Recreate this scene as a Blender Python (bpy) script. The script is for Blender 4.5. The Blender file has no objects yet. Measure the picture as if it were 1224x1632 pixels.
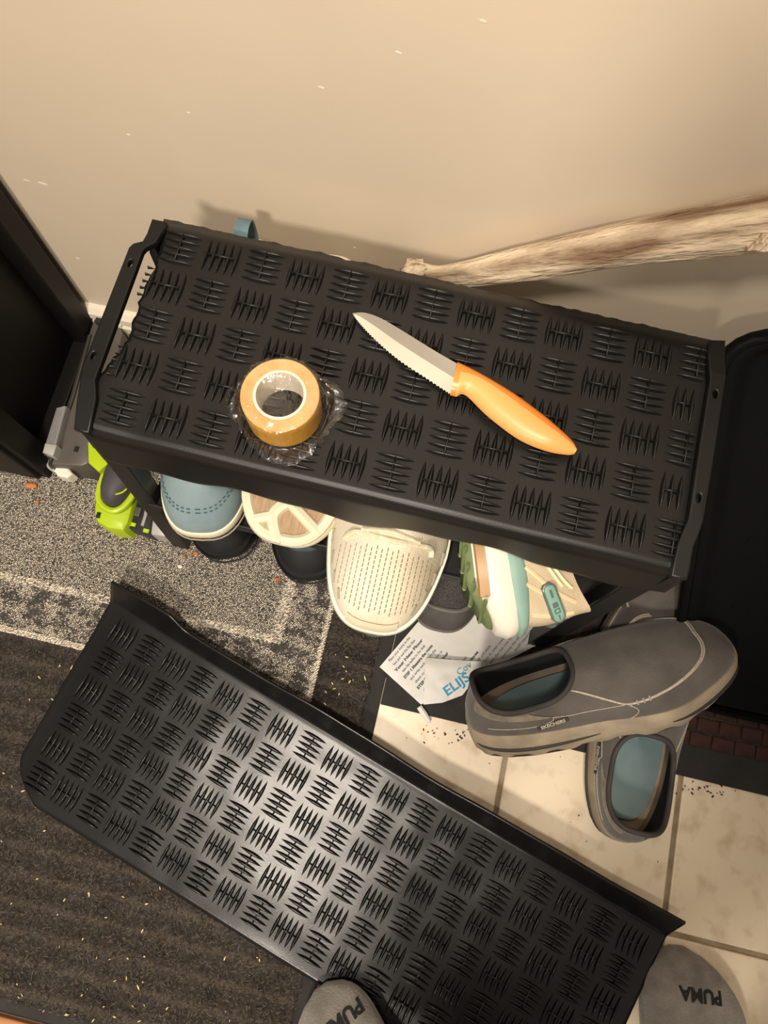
import bpy, bmesh, math, random
import numpy as np
from mathutils import Vector, Matrix
from mathutils.bvhtree import BVHTree
random.seed(7); rng = np.random.default_rng(7)
sc = bpy.context.scene; COL = sc.collection

# ---------------------------------------------------------------- camera
FPX, CX, CY = 1226.0, 612.0, 816.0
CAM_H = 0.9675
_down = Vector((606.0-CX, 1158.7-CY, FPX)).normalized()      # world down, in camera axes (right, down, forward)
_x = Vector((math.cos(.2344), math.sin(.2344), 0)); _x = (_x - _x.dot(_down)*_down).normalized()
_up = -_down; _y = _up.cross(_x)
def world_dir(v): return Vector((v.dot(_x), v.dot(_y), v.dot(_up)))
def P(px, py, z=0.0):
    """point of the world at height z seen at photo pixel (px, py)"""
    d = world_dir(Vector(((px-CX)/FPX, (py-CY)/FPX, 1.0)))
    return Vector((0, 0, CAM_H)) + d*((z-CAM_H)/d.z)
def PY(px, py, y):
    d = world_dir(Vector(((px-CX)/FPX, (py-CY)/FPX, 1.0)))
    return Vector((0, 0, CAM_H)) + d*(y/d.y)
right = world_dir(Vector((1, 0, 0))); down = world_dir(Vector((0, 1, 0))); fwd = world_dir(Vector((0, 0, 1)))
cam_d = bpy.data.cameras.new('camera'); cam = bpy.data.objects.new('camera', cam_d); COL.objects.link(cam)
R = Matrix((right, -down, -fwd)).transposed().to_4x4()
cam.matrix_world = Matrix.Translation((0, 0, CAM_H)) @ R
cam_d.sensor_fit = 'VERTICAL'; cam_d.sensor_height = 24.0; cam_d.lens = 24.0*FPX/1632.0
cam_d.clip_start = 0.02
sc.camera = cam

# ---------------------------------------------------------------- light
w = bpy.data.worlds.new('world'); sc.world = w; w.use_nodes = True
w.node_tree.nodes['Background'].inputs[0].default_value = (1.0, .91, .80, 1)
w.node_tree.nodes['Background'].inputs[1].default_value = 0.34
def area(name, loc, target, size, power, col):
    l = bpy.data.lights.new(name, 'AREA'); l.shape = 'DISK'; l.size = size; l.energy = power; l.color = col
    o = bpy.data.objects.new(name, l); COL.objects.link(o); o.location = loc
    o.rotation_euler = (Vector(target)-Vector(loc)).to_track_quat('-Z', 'Y').to_euler(); return o
area('ceiling_lamp_behind', (-.35, -1.75, 2.4), (0, .3, .5), .34, 48, (1, .89, .76))
area('ceiling_lamp_above', (-.13, -.40, 2.4), (-.1, 0, 0), .24, 38, (1, .89, .76))
sc.view_settings.view_transform = 'Standard'; sc.view_settings.look = 'None'
sc.view_settings.gamma = 1; sc.view_settings.use_curve_mapping = False
sc.view_settings.exposure = 0.2

# ---------------------------------------------------------------- materials
def srgb(h):
    if isinstance(h, str):
        h = [int(h[i:i+2], 16)/255 for i in (0, 2, 4)]
    return tuple((c/12.92 if c <= .04045 else ((c+.055)/1.055)**2.4) for c in h)
def mat(name, c1, c2=None, scale=30, rough=.6, metal=0, bump=0, bscale=200, spec=.5, trans=0, ior=1.45,
        alpha=1, stretch=None, detail=4, sheen=0, ramp=(.35, .65), bdist=.002):
    m = bpy.data.materials.new(name); m.use_nodes = True; nt = m.node_tree; b = nt.nodes['Principled BSDF']
    c1 = srgb(c1); c2 = srgb(c2) if c2 else tuple(x*.82 for x in c1)
    tc = nt.nodes.new('ShaderNodeTexCoord'); mp = nt.nodes.new('ShaderNodeMapping')
    if stretch: mp.inputs['Scale'].default_value = stretch
    nt.links.new(tc.outputs['Object'], mp.inputs[0])
    n = nt.nodes.new('ShaderNodeTexNoise'); n.inputs['Scale'].default_value = scale; n.inputs['Detail'].default_value = detail
    nt.links.new(mp.outputs[0], n.inputs['Vector'])
    r = nt.nodes.new('ShaderNodeValToRGB'); r.color_ramp.elements[0].position = ramp[0]; r.color_ramp.elements[1].position = ramp[1]
    r.color_ramp.elements[0].color = (*c1, 1); r.color_ramp.elements[1].color = (*c2, 1)
    nt.links.new(n.outputs['Fac'], r.inputs[0]); nt.links.new(r.outputs[0], b.inputs['Base Color'])
    b.inputs['Roughness'].default_value = rough; b.inputs['Metallic'].default_value = metal
    b.inputs['Specular IOR Level'].default_value = spec
    b.inputs['Transmission Weight'].default_value = trans; b.inputs['IOR'].default_value = ior; b.inputs['Alpha'].default_value = alpha
    b.inputs['Sheen Weight'].default_value = sheen
    if bump:
        n2 = nt.nodes.new('ShaderNodeTexNoise'); n2.inputs['Scale'].default_value = bscale; n2.inputs['Detail'].default_value = 3
        nt.links.new(mp.outputs[0], n2.inputs['Vector'])
        bp = nt.nodes.new('ShaderNodeBump'); bp.inputs['Strength'].default_value = bump; bp.inputs['Distance'].default_value = bdist
        nt.links.new(n2.outputs['Fac'], bp.inputs['Height']); nt.links.new(bp.outputs[0], b.inputs['Normal'])
    return m
def attr_mat(name, rough=.9, sheen=0):
    m = bpy.data.materials.new(name); m.use_nodes = True; nt = m.node_tree; b = nt.nodes['Principled BSDF']
    a = nt.nodes.new('ShaderNodeVertexColor'); a.layer_name = 'tone'
    nt.links.new(a.outputs[0], b.inputs['Base Color']); b.inputs['Roughness'].default_value = rough
    b.inputs['Specular IOR Level'].default_value = .2; return m
M = {}
M['wall'] = mat('cream_wall_paint', 'd6c6b0', 'cfbfa8', 3, .5, bump=.05, bscale=60)
M['trim'] = mat('white_trim_paint', 'ddd3c0', 'cfc4ae', 6, .35)
M['grout'] = mat('grout', 'a3927a', '8c7c66', 60, .9, bump=.4, bscale=400)
M['tile'] = mat('cream_tile', 'ecdcc2', 'c9b292', 34, .36, detail=11, ramp=(.50, .78), bump=.12, bscale=60)
M['wood'] = mat('orange_wood', 'b8814f', '98643a', 8, .4, stretch=(1, 14, 1))
M['rubber'] = mat('black_rubber', '151413', '100f0f', 8, .27, bump=.06, bscale=900, spec=.46)
M['rubber_top'] = mat('black_rubber_top', '141312', '0f0e0e', 8, .40, bump=.06, bscale=900, spec=.42)
M['rack'] = mat('black_plastic_rack', '151515', '111111', 8, .42, spec=.35)
M['tray'] = mat('black_tray_plastic', '0b0b0b', '090909', 8, .6, spec=.1)
M['cabinet'] = mat('dark_cabinet', '171412', '12100e', 5, .5, spec=.25)
M['border'] = mat('border_rubber', '2b2826', '211f1d', 30, .8, bump=.2, bscale=300)
M['brick'] = mat('brown_mat_block', '3f211a', '2a1712', 60, .8, bump=.4, bscale=300)
M['brickbase'] = mat('brown_mat_base', '2a211d', '4b4038', 80, .9)
M['steel'] = mat('knife_steel', 'aaa59c', '9b958b', 14, .42, metal=.55)
M['bevel'] = mat('ground_bevel', 'd2cabb', 'c4bcac', 14, .5, metal=.25)
M['orange'] = mat('orange_handle', 'e88c38', 'e28635', 10, .32)
M['orange2'] = mat('pale_orange_handle', 'efa760', 'eba25a', 10, .38)
M['tape'] = mat('tan_tape', 'e0a93c', 'd29a30', 40, .38)
M['tapeside'] = mat('tan_tape_side', 'e6bd84', 'd8aa6c', 60, .6)
M['core'] = mat('white_core', 'efe6d6', 'e2d8c6', 30, .6)
M['insocol'] = mat('blue_grey_insole', '7a9092', '677c80', 14, .7, sheen=.2)
M['suede'] = mat('grey_suede', '5c5650', '4a4540', 22, .85, bump=.35, bscale=500, sheen=.25, detail=7)
M['suede2'] = mat('grey_suede_collar', '857a68', '665d50', 60, .85, bump=.35, bscale=500, sheen=.3)
M['collar'] = mat('dark_collar', '3b3735', '322f2d', 50, .75)
M['lining'] = mat('black_lining', '141416', '1c1c1f', 20, .8)
M['thread'] = mat('pale_thread', 'b8ae9e', 'a1988a', 300, .8)
M['tansole'] = mat('tan_sole', 'a59680', '8a7d69', 30, .7, bump=.2, bscale=200)
M['darksole'] = mat('dark_sole_line', '33312d', '2a2825', 30, .7)
M['sock'] = mat('grey_sock', '87827b', '6f6a64', 45, .95, bump=.6, bscale=420, sheen=.4, detail=8)
M['print'] = mat('black_print', '121212', '0e0e0e', 30, .7)
M['trouser'] = mat('dark_trousers', '1b1c22', '14151a', 20, .9)
M['skin'] = mat('skin', 'b98a6e', 'a8785c', 20, .5)
M['shirt'] = mat('dark_shirt', '1d1b1c', '151414', 20, .9)
M['blueupper'] = mat('blue_grey_leather', '7d8f92', '6c7f84', 18, .6, bump=.1, bscale=200, detail=7)
M['bluethread'] = mat('blue_thread', '4a626b', '3f565f', 300, .8)
M['ivory'] = mat('ivory_sole', 'e2dac0', 'cfc5a5', 16, .5, ramp=(.4, .75))
M['tanpad'] = mat('tan_sole_pad', 'ad9270', '96795a', 60, .7, stretch=(1, 10, 1), bump=.3, bscale=200)
M['mesh'] = mat('cream_mesh', 'e2d8c2', 'cfbe9f', 16, .85, bump=.5, bscale=700, ramp=(.45, .75))
M['whitesole'] = mat('white_sole', 'e6e2d4', 'dcd2b4', 12, .4, ramp=(.45, .75))
M['perf'] = mat('perforation', '6d6048', '5d523e', 30, .9)
M['greymark'] = mat('grey_mark', 'a19a88', '938c7a', 30, .8)
M['lace'] = mat('cream_lace', 'e6dbc0', 'd2c5a4', 200, .8)
M['blacklea'] = mat('black_leather', '161616', '101010', 20, .35)
M['blackupper'] = mat('black_upper', '141415', '1c1c1e', 50, .7)
M['strap'] = mat('teal_grey_strap', '46565c', '37464c', 90, .8, bump=.3)
M['greymesh'] = mat('dark_grey_mesh', '34312f', '4d4a46', 500, .85, bump=.8, bscale=600)
M['greytoe'] = mat('grey_toe_cap', '55514e', '474441', 40, .75)
M['greysole'] = mat('grey_rubber_sole', '77756e', '66645e', 40, .6)
M['greenout'] = mat('green_outsole', '79865c', '69764e', 30, .6)
M['mint'] = mat('mint_foam', '8dac9f', '82a295', 30, .5)
M['beige'] = mat('beige_knit', 'cdbb9c', 'bfab8a', 30, .85, bump=.5, bscale=900)
M['peach'] = mat('peach_overlay', 'ecd5ad', 'e3caa0', 30, .6)
M['caramel'] = mat('caramel_plate', 'b8905c', 'a57d4a', 30, .4)
M['badge'] = mat('badge_rim', '6e7d76', '5f6e68', 30, .3, metal=.3)
M['badgein'] = mat('badge_teal', '7fa796', '739a8a', 30, .4)
M['paper'] = mat('paper', 'dfdcd6', 'd3d0ca', 8, .75)
M['ink'] = mat('grey_ink', '5c5c62', '505056', 20, .8)
M['blueink'] = mat('blue_ink', '3c9cc4', '2f8fb8', 20, .7)
M['lime'] = mat('lime_plastic', 'b4cb22', 'a9c11c', 8, .38)
M['gripgrey'] = mat('charcoal_grip', '4b4649', '413d40', 20, .6)
M['darkplastic'] = mat('dark_plastic', '282829', '202021', 20, .4)
M['silver'] = mat('silver_plastic', 'a9a7a2', '94928e', 20, .35)
M['vac'] = mat('taupe_grey_plastic', '55504a', '49453f', 20, .4)
M['vacdark'] = mat('dark_taupe_plastic', '35322e', '2b2926', 20, .4)
M['clear'] = mat('clear_plastic', 'c9c6c6', 'b9b6b6', 10, .15, trans=.7)
M['whiteplastic'] = mat('white_plastic', 'e4e0d2', 'd8d4c4', 10, .4)
M['crumb'] = mat('cream_crumb', 'e0cfa0', 'c9b27a', 90, .8)
M['orangecrumb'] = mat('orange_crumb', 'c9783c', 'b06530', 90, .8)
M['bluestrap'] = mat('slate_blue_strap', '5f7880', '52696f', 60, .6)

# clear shrink wrap: thin film
def film_mat():
    m = bpy.data.materials.new('clear_film'); m.use_nodes = True; nt = m.node_tree; nt.nodes.clear()
    out = nt.nodes.new('ShaderNodeOutputMaterial'); mix = nt.nodes.new('ShaderNodeMixShader')
    tr = nt.nodes.new('ShaderNodeBsdfTransparent'); gl = nt.nodes.new('ShaderNodeBsdfGlossy')
    tr.inputs[0].default_value = (.93, .92, .9, 1); gl.inputs['Roughness'].default_value = .07; gl.inputs[0].default_value = (1, 1, 1, 1)
    fr = nt.nodes.new('ShaderNodeLayerWeight'); fr.inputs[0].default_value = .35
    pw_ = nt.nodes.new('ShaderNodeMath'); pw_.operation = 'POWER'; pw_.inputs[1].default_value = 2.6
    ad_ = nt.nodes.new('ShaderNodeMath'); ad_.operation = 'MULTIPLY_ADD'; ad_.inputs[1].default_value = .55; ad_.inputs[2].default_value = .075; ad_.use_clamp = True
    nt.links.new(fr.outputs['Facing'], pw_.inputs[0]); nt.links.new(pw_.outputs[0], ad_.inputs[0]); nt.links.new(ad_.outputs[0], mix.inputs[0]); nt.links.new(tr.outputs[0], mix.inputs[1]); nt.links.new(gl.outputs[0], mix.inputs[2])
    n = nt.nodes.new('ShaderNodeTexNoise'); n.inputs['Scale'].default_value = 140; n.inputs['Detail'].default_value = 5
    tc = nt.nodes.new('ShaderNodeTexCoord'); nt.links.new(tc.outputs['Object'], n.inputs['Vector'])
    bp = nt.nodes.new('ShaderNodeBump'); bp.inputs['Strength'].default_value = .5; bp.inputs['Distance'].default_value = .004
    nt.links.new(n.outputs['Fac'], bp.inputs['Height'])
    nt.links.new(bp.outputs[0], gl.inputs['Normal']); nt.links.new(bp.outputs[0], fr.inputs['Normal'])
    nt.links.new(mix.outputs[0], out.inputs[0]); return m
M['film'] = film_mat()

# wood of the driftwood log
def drift_mat():
    m = mat('driftwood', 'dcc8aa', '7a6048', 26, .85, stretch=(1, 1, 1), bump=1, bscale=120, detail=9, bdist=.006, ramp=(.44, .66))
    for n in m.node_tree.nodes:
        if n.type == 'MAPPING': n.inputs['Scale'].default_value = (.28, 1.6, 1.6)
    return m
M['drift'] = drift_mat()

# ---------------------------------------------------------------- mesh helpers
def link(o, parent=None):
    COL.objects.link(o)
    if parent: o.parent = parent
    return o
def pyobj(name, verts, faces, m, parent=None, smooth=True):
    me = bpy.data.meshes.new(name); me.from_pydata([tuple(v) for v in verts], [], faces)
    if m: me.materials.append(m)
    me.update()
    bm = bmesh.new(); bm.from_mesh(me); bmesh.ops.recalc_face_normals(bm, faces=bm.faces); bm.to_mesh(me); bm.free()
    if smooth: me.polygons.foreach_set('use_smooth', [True]*len(me.polygons))
    return link(bpy.data.objects.new(name, me), parent)
def tag(o, label=None, cat=None, group=None, kind=None):
    if label: o['label'] = label
    if cat: o['category'] = cat
    if group: o['group'] = group
    if kind: o['kind'] = kind
    return o
def empty(name, label, cat, loc=(0, 0, 0), group=None, mw=None):
    o = link(bpy.data.objects.new(name, None)); o.empty_display_size = .02
    if mw is not None: o.matrix_world = mw
    else: o.location = loc
    return tag(o, label, cat, group)
def flat(o, ang=35):
    me = o.data
    try: me.set_sharp_from_angle(angle=math.radians(ang))
    except Exception: pass
    return o
class MB:
    def __init__(s): s.v = []; s.f = []
    def add(s, v, f):
        k = len(s.v); s.v += [tuple(x) for x in v]; s.f += [tuple(i+k for i in q) for q in f]
    def box(s, c, d, mx=None):
        v = [Vector((c[0]+sx*d[0]/2, c[1]+sy*d[1]/2, c[2]+sz*d[2]/2)) for sx in (-1, 1) for sy in (-1, 1) for sz in (-1, 1)]
        if mx is not None: v = [mx @ q for q in v]
        s.add(v, [(0, 1, 3, 2), (4, 6, 7, 5), (0, 4, 5, 1), (2, 3, 7, 6), (0, 2, 6, 4), (1, 5, 7, 3)])
    def loft(s, rings, caps=True, closed=True):
        n = len(rings[0]); v = [p for r in rings for p in r]; f = []
        for i in range(len(rings)-1):
            for j in range(n if closed else n-1):
                k = (j+1) % n; f.append((i*n+j, i*n+k, (i+1)*n+k, (i+1)*n+j))
        if caps and closed: f.append(tuple(range(n))[::-1]); f.append(tuple((len(rings)-1)*n+j for j in range(n)))
        s.add(v, f)
    def tube(s, pts, r, n=6):
        pts = [Vector(p) for p in pts]; rings = []
        a = None
        for i, p in enumerate(pts):
            t = (pts[min(i+1, len(pts)-1)]-pts[max(i-1, 0)]).normalized()
            if a is None: a = t.orthogonal().normalized()
            a = (a - a.dot(t)*t).normalized(); b = t.cross(a)
            rr = r[i] if isinstance(r, (list, tuple)) else r
            rings.append([p + rr*(math.cos(q)*a+math.sin(q)*b) for q in [2*math.pi*k/n for k in range(n)]])
        s.loft(rings)
    def slab(s, poly, z0, z1, bev=0.0):
        """vertical prism over an outline, with a chamfered top edge"""
        c = sum((Vector((p[0], p[1])) for p in poly), Vector((0, 0)))/len(poly)
        def ring(z, k):
            out = []
            n = len(poly)
            for i, p in enumerate(poly):
                a, q = Vector(poly[i-1][:2]), Vector(poly[(i+1) % n][:2]); pp = Vector(p[:2])
                d = (q-a); nn = Vector((-d.y, d.x)); nn = nn.normalized() if nn.length > 0 else nn
                if nn.dot(c-pp) < 0: nn = -nn
                out.append((pp.x+nn.x*k, pp.y+nn.y*k, z))
            return out
        rings = [ring(z0, 0), ring(z1-bev, 0)]
        if bev: rings += [ring(z1-bev*.3, bev*.3), ring(z1, bev)]
        s.loft(rings)
    def build(s, name, m, parent=None, smooth=False, bevel=0, ang=35):
        o = pyobj(name, s.v, s.f, m, parent, smooth)
        if smooth: flat(o, ang)
        if bevel:
            b = o.modifiers.new('b', 'BEVEL'); b.width = bevel; b.segments = 2; b.limit_method = 'ANGLE'
        return o
def grid(name, f, nu, nv, m, parent=None, closed=False, thick=0, offset=-1):
    v = []; fa = []
    for j in range(nv+1):
        for i in range(nu if closed else nu+1): v.append(f(i/nu, j/nv))
    n = nu if closed else nu+1
    for j in range(nv):
        for i in range(nu):
            k = (i+1) % n; fa.append((j*n+i, j*n+k, (j+1)*n+k, (j+1)*n+i))
    o = pyobj(name, v, fa, m, parent)
    if thick:
        s = o.modifiers.new('s', 'SOLIDIFY'); s.thickness = thick; s.offset = offset
    return o
def smoothpoly(pts, n=8, closed=True):
    """Catmull-Rom through points"""
    pts = [Vector(p) for p in pts]; out = []; N = len(pts)
    for i in range(N if closed else N-1):
        g = (lambda k: pts[k % N]) if closed else (lambda k: pts[max(0, min(N-1, k))])
        a, b, c, d = g(i-1), g(i), g(i+1), g(i+2)
        for k in range(n):
            t = k/n
            out.append(.5*((2*b)+(-a+c)*t+(2*a-5*b+4*c-d)*t*t+(-a+3*b-3*c+d)*t**3))
    if not closed: out.append(pts[-1])
    return out
def text_mesh(txt, size, thick=.0004, bold=0):
    cu = bpy.data.curves.new('t', 'FONT'); cu.body = txt; cu.size = size; cu.extrude = thick; cu.offset = bold
    cu.align_x = 'CENTER'; cu.align_y = 'CENTER'; cu.resolution_u = 3
    o = bpy.data.objects.new('t', cu); COL.objects.link(o)
    me = bpy.data.meshes.new_from_object(o); bpy.data.objects.remove(o); return me
def text_obj(name, txt, size, m, mw, parent=None, sx=1, thick=.0004, bold=0, conform=None):
    me = text_mesh(txt, size, thick, bold)
    if conform:
        bm = bmesh.new(); bm.from_mesh(me)
        bmesh.ops.triangulate(bm, faces=bm.faces[:])
        bmesh.ops.subdivide_edges(bm, edges=[e for e in bm.edges if e.calc_length() > size*.25], cuts=1); bm.to_mesh(me); bm.free()
    for v in me.vertices:
        p = mw @ Vector((v.co.x*sx, v.co.y, v.co.z))
        if conform: p = conform(p, v.co.z)
        v.co = p
    me.materials.clear(); me.materials.append(m); me.name = name
    o = link(bpy.data.objects.new(name, me), parent); return o
def lerp(a, b, t): return a+(b-a)*t
def sm(a, b, x):
    t = max(0, min(1, (x-a)/(b-a))); return t*t*(3-2*t)
def noise3(x, y, z=0):
    from mathutils import noise
    return noise.noise(Vector((x, y, z)))
def local_frame(origin, fwd_v, up_v):
    f = Vector(fwd_v).normalized(); u = Vector(up_v); u = (u-u.dot(f)*f).normalized(); l = u.cross(f)
    m = Matrix((f, l, u)).transposed().to_4x4(); m.translation = Vector(origin); return m

# ================================================================ THE SETTING
WALL_Y = .43
b = MB(); b.box((0.15, WALL_Y+.05, 1.2), (2.6, .1, 2.6)); tag(b.build('wall_back', M['wall']), 'smooth cream painted wall behind the shoe rack with faint scuffs', kind='structure')
fl = MB(); fl.box((.15, -.65, -.03), (2.6, 2.3, .054)); floor = tag(fl.build('floor', M['grout']), 'cream square tile floor with tan grout lines', kind='structure')
# wall scuffs: flecks of missing paint
for (x, y, r) in [(68, 293, .004), (42, 288, .0025), (300, 180, .0012), (512, 140, .002), (635, 84, .002), (205, 215, .0012), (565, 395, .0012), (124, 412, .0018), (770, 34, .002)]:
    p = PY(x, y, WALL_Y-.0002); mb = MB()
    mb.loft([[(p.x+r*(1+.5*random.random())*math.cos(t), WALL_Y-q, p.z+.35*r*math.sin(t)*(1+.4*random.random())-.2*r*math.cos(t)) for t in [k*math.pi/4 for k in range(8)]] for q in (-.0005, .0003)])
    mb.build('paint_fleck', M['whiteplastic'], bpy.data.objects['wall_back'])
# skirting board
bb = MB()
prof = [(WALL_Y, 0), (WALL_Y-.014, 0), (WALL_Y-.014, .056), (WALL_Y-.011, .059), (WALL_Y-.011, .062), (WALL_Y-.013, .065), (WALL_Y-.012, .074), (WALL_Y-.006, .080), (WALL_Y, .082)]
bb.loft([[(x, y, z) for y, z in prof] for x in (-1.1, 1.4)])
tag(bb.build('baseboard_back', M['trim']), 'white moulded skirting board along the cream wall', kind='structure')
# tiles: each a slab of its own
me_t = None
TS = .2085; GX = .1545; GY = -.146
def tile_mesh(w_, d_):
    b = MB(); z1 = 0.0; z0 = -.008; e = .002
    b.loft([[(sx*(w_/2-k), sy*(d_/2-k), z) for sx, sy in ((-1, -1), (1, -1), (1, 1), (-1, 1))] for z, k in ((z0, 0), (z1-.0015, 0), (z1-.0004, .0007), (z1, e))])
    return b
tm = tile_mesh(TS-.006, TS-.006).build('tile', M['tile'], floor)
first = True
for j in range(-4, 3):
    for i in range(-5, 5):
        cx = GX+(i+.5)*TS; cy = GY+(j+.5)*TS
        if cx > 1.2 or cy > .5: continue
        if first: o = tm; first = False
        else: o = tm.copy(); COL.objects.link(o)
        o.location = (cx, cy, 0)
# give tiles distinct marbling: object coordinates are per tile; offset with a rotation in 90 degree steps
tiles = [o for o in bpy.data.objects if o.name.startswith('tile')]
for k, o in enumerate(tiles): o.rotation_euler.z = math.pi/2*(k*7 % 4)
for nd in M['tile'].node_tree.nodes:
    if nd.type == 'TEX_NOISE' and nd.inputs['Scale'].default_value == 22:
        nt = M['tile'].node_tree; oi = nt.nodes.new('ShaderNodeObjectInfo'); nd.noise_dimensions = '4D'
        mm = nt.nodes.new('ShaderNodeMath'); mm.operation = 'MULTIPLY'; mm.inputs[1].default_value = 40
        nt.links.new(oi.outputs['Random'], mm.inputs[0]); nt.links.new(mm.outputs[0], nd.inputs['W'])
# threshold board of orange wood at the bottom left
th = MB(); th.box((-.62, -.464, .004), (1.0, .15, .012))
tag(th.build('trim_1', M['wood'], bevel=.002), 'orange wooden board at the lower left edge of the dark carpet mat', kind='structure')

# ---------------------------------------------------------------- carpets
def colored_cloud(name, V, F, C, m, parent):
    me = bpy.data.meshes.new(name)
    V = np.asarray(V, np.float32); F = np.asarray(F, np.int32)
    me.vertices.add(len(V)); me.vertices.foreach_set('co', V.ravel())
    k = F.shape[1]; me.loops.add(F.size); me.loops.foreach_set('vertex_index', F.ravel())
    me.polygons.add(len(F)); me.polygons.foreach_set('loop_start', np.arange(0, F.size, k, dtype=np.int32))
    me.update(calc_edges=True)
    ca = me.color_attributes.new('tone', 'FLOAT_COLOR', 'POINT')
    cc = np.ones((len(V), 4), np.float32); cc[:, :3] = C; ca.data.foreach_set('color', cc.ravel())
    me.materials.append(m); me.polygons.foreach_set('use_smooth', [True]*len(F))
    o = link(bpy.data.objects.new(name, me), parent); o['kind'] = 'stuff'; return o
def np_noise(x, y, s, seed=0, oct=3):
    r = np.zeros_like(x); amp = 1; g = np.random.default_rng(seed)
    for o in range(oct):
        for k in range(5):
            a = g.uniform(0, 2*np.pi); f = g.uniform(.6, 1.4)*s*(2**o); ph = g.uniform(0, 6.28)
            r += amp*np.sin(f*(x*np.cos(a)+y*np.sin(a))+ph+1.7*np.sin(f*.53*(x*np.sin(a)-y*np.cos(a))+ph*2))
        amp *= .6
    return r/4.0
# dark ribbed carpet mat
mx0, mx1, my0, my1 = -.95, -.0065, -.388, .26
cm = empty('ribbed_carpet_mat', 'large dark brown ribbed carpet mat with black rubber edge at lower left', 'mat')
bd = MB(); bd.box(((mx0+mx1)/2, (my0+my1)/2, .0015), (mx1-mx0, my1-my0, .003)); bd.build('rubber_border', M['border'], cm, bevel=.001)
cx0, cx1, cy0, cy1 = mx0, mx1-.015, my0+.012, my1-.02
NX, NY = 560, 400
gx, gy = np.meshgrid(np.linspace(cx0, cx1, NX), np.linspace(cy0, cy1, NY))
rib = .5+.5*np.sin(gy/.0285*2*np.pi+.25*np.sin(gx*9))
hh = .0045+.0022*rib**.7+.0011*np_noise(gx, gy, 420, 3, 3)*.6+rng.normal(0, .00045, gx.shape)
edge = np.minimum(np.minimum(gx-cx0+.02, cx1-gx), np.minimum(gy-cy0, cy1-gy)); hh *= np.clip(edge/.004, .1, 1)
n1 = np_noise(gx, gy, 60, 5, 4); fine = rng.uniform(0, 1, gx.shape)
base = np.array(srgb('262220')); hi = np.array(srgb('5c5348')); bl = np.array(srgb('1e1f24'))
t = np.clip(.10+.55*(fine**4)+.22*(rib**6)+.10*n1, 0, 1)[..., None]; tb = np.clip(n1*1.2, 0, 1)[..., None]
cc = (base*(1-tb)+bl*tb)*(1-t)+hi*t
idx = np.arange(NX*NY).reshape(NY, NX)
F = np.stack([idx[:-1, :-1], idx[:-1, 1:], idx[1:, 1:], idx[1:, :-1]], -1).reshape(-1, 4)
carpet_m = attr_mat('carpet_pile')
colored_cloud('ribbed_pile', np.stack([gx, gy, hh], -1).reshape(-1, 3), F, cc.reshape(-1, 3), carpet_m, cm)
# fibres on the pile (only where the photograph shows them)
def fibres(name, n, x0, x1, y0, y1, z, parent, cols, L=(.003, .007), wd=.00045, keep=None):
    x = rng.uniform(x0, x1, n); y = rng.uniform(y0, y1, n)
    if keep is not None:
        k = keep(x, y); x = x[k]; y = y[k]; n = len(x)
    a = rng.uniform(0, 2*np.pi, n); b2 = a+rng.normal(0, .8, n); l = rng.uniform(*L, n)/2
    zz = z+rng.uniform(0, .002, n)
    p0 = np.stack([x, y, zz-.001], -1); p1 = p0+np.stack([np.cos(a)*l, np.sin(a)*l, np.full(n, .0016)], -1)
    p2 = p1+np.stack([np.cos(b2)*l, np.sin(b2)*l, np.full(n, -.0012)], -1)
    s = np.stack([-np.sin(a), np.cos(a), np.zeros(n)], -1)*wd/2
    V = np.stack([p0-s, p0+s, p1-s, p1+s, p2-s*.5, p2+s*.5], 1).reshape(-1, 3)
    i = np.arange(n)*6; F = np.concatenate([np.stack([i, i+1, i+3, i+2], -1), np.stack([i+2, i+3, i+5, i+4], -1)])
    ci = rng.integers(0, len(cols), n); C = np.array([srgb(c) for c in cols])[ci]*rng.uniform(.7, 1.15, (n, 1)); C = np.repeat(C, 6, 0)
    return colored_cloud(name, V, F, C, carpet_m, parent)
fibres('carpet_fibre', 42000, -.56, cx1-.001, cy0, .13, .0062, cm, ['302a26', '3c3530', '221f1d', '6b6155', '2a2624', '4c443b'],
       keep=lambda x, y: ~((x < -.10) & (y > .012)))
# woven grey rug over it
rx1, ry0 = -.088, .006
rug = empty('woven_grey_rug', 'light grey woven flat rug with a dark speckled band, lying at upper left', 'rug')
rb = MB(); rb.box(((-.95+rx1)/2, (ry0+.425)/2, .0078), (rx1+.95, .425-ry0, .0036)); rb.build('rug_backing', mat('rug_back', '4d4842', '3d3934', 60, .9), rug)
sp = .0026
nx = int((rx1+.60)/sp); ny = int((.30-ry0)/(sp*.72))
X, Y = np.meshgrid(np.arange(nx), np.arange(ny)); X = X.ravel().astype(float); Y = Y.ravel().astype(float)
gx = rx1-.0015-X*sp-(Y % 2)*sp*.5; gy = ry0+.0012+Y*sp*.72
gx += rng.normal(0, .0003, gx.shape); gy += rng.normal(0, .00025, gy.shape)
inner = (gx < rx1-.068) & (gy > ry0+.072)
inb = (gx < rx1-.068+.014) & (gy > ry0+.072-.010) & ~inner          # pale braid round the inner field
edgeb = (gx > rx1-.007) | (gy < ry0+.008)
blot = np_noise(gx, gy, 210, 11, 3)+.5*np_noise(gx*.4, gy, 260, 12, 2)+rng.normal(0, .45, gx.shape)
tone = np.where(inner, np.clip(.60+rng.normal(0, .32, gx.shape), 0, 1), np.clip(.40+.75*blot, 0, 1))
tone = np.where(inb, np.clip(.60+rng.normal(0, .24, gx.shape), 0, 1), tone); tone = np.where(edgeb, np.clip(.70+rng.normal(0, .15, gx.shape), 0, 1), tone)
dk = np.array(srgb('26262b')); lt = np.array(srgb('ecdfc8'))
C = dk*(1-tone[:, None])+lt*tone[:, None]
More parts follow.
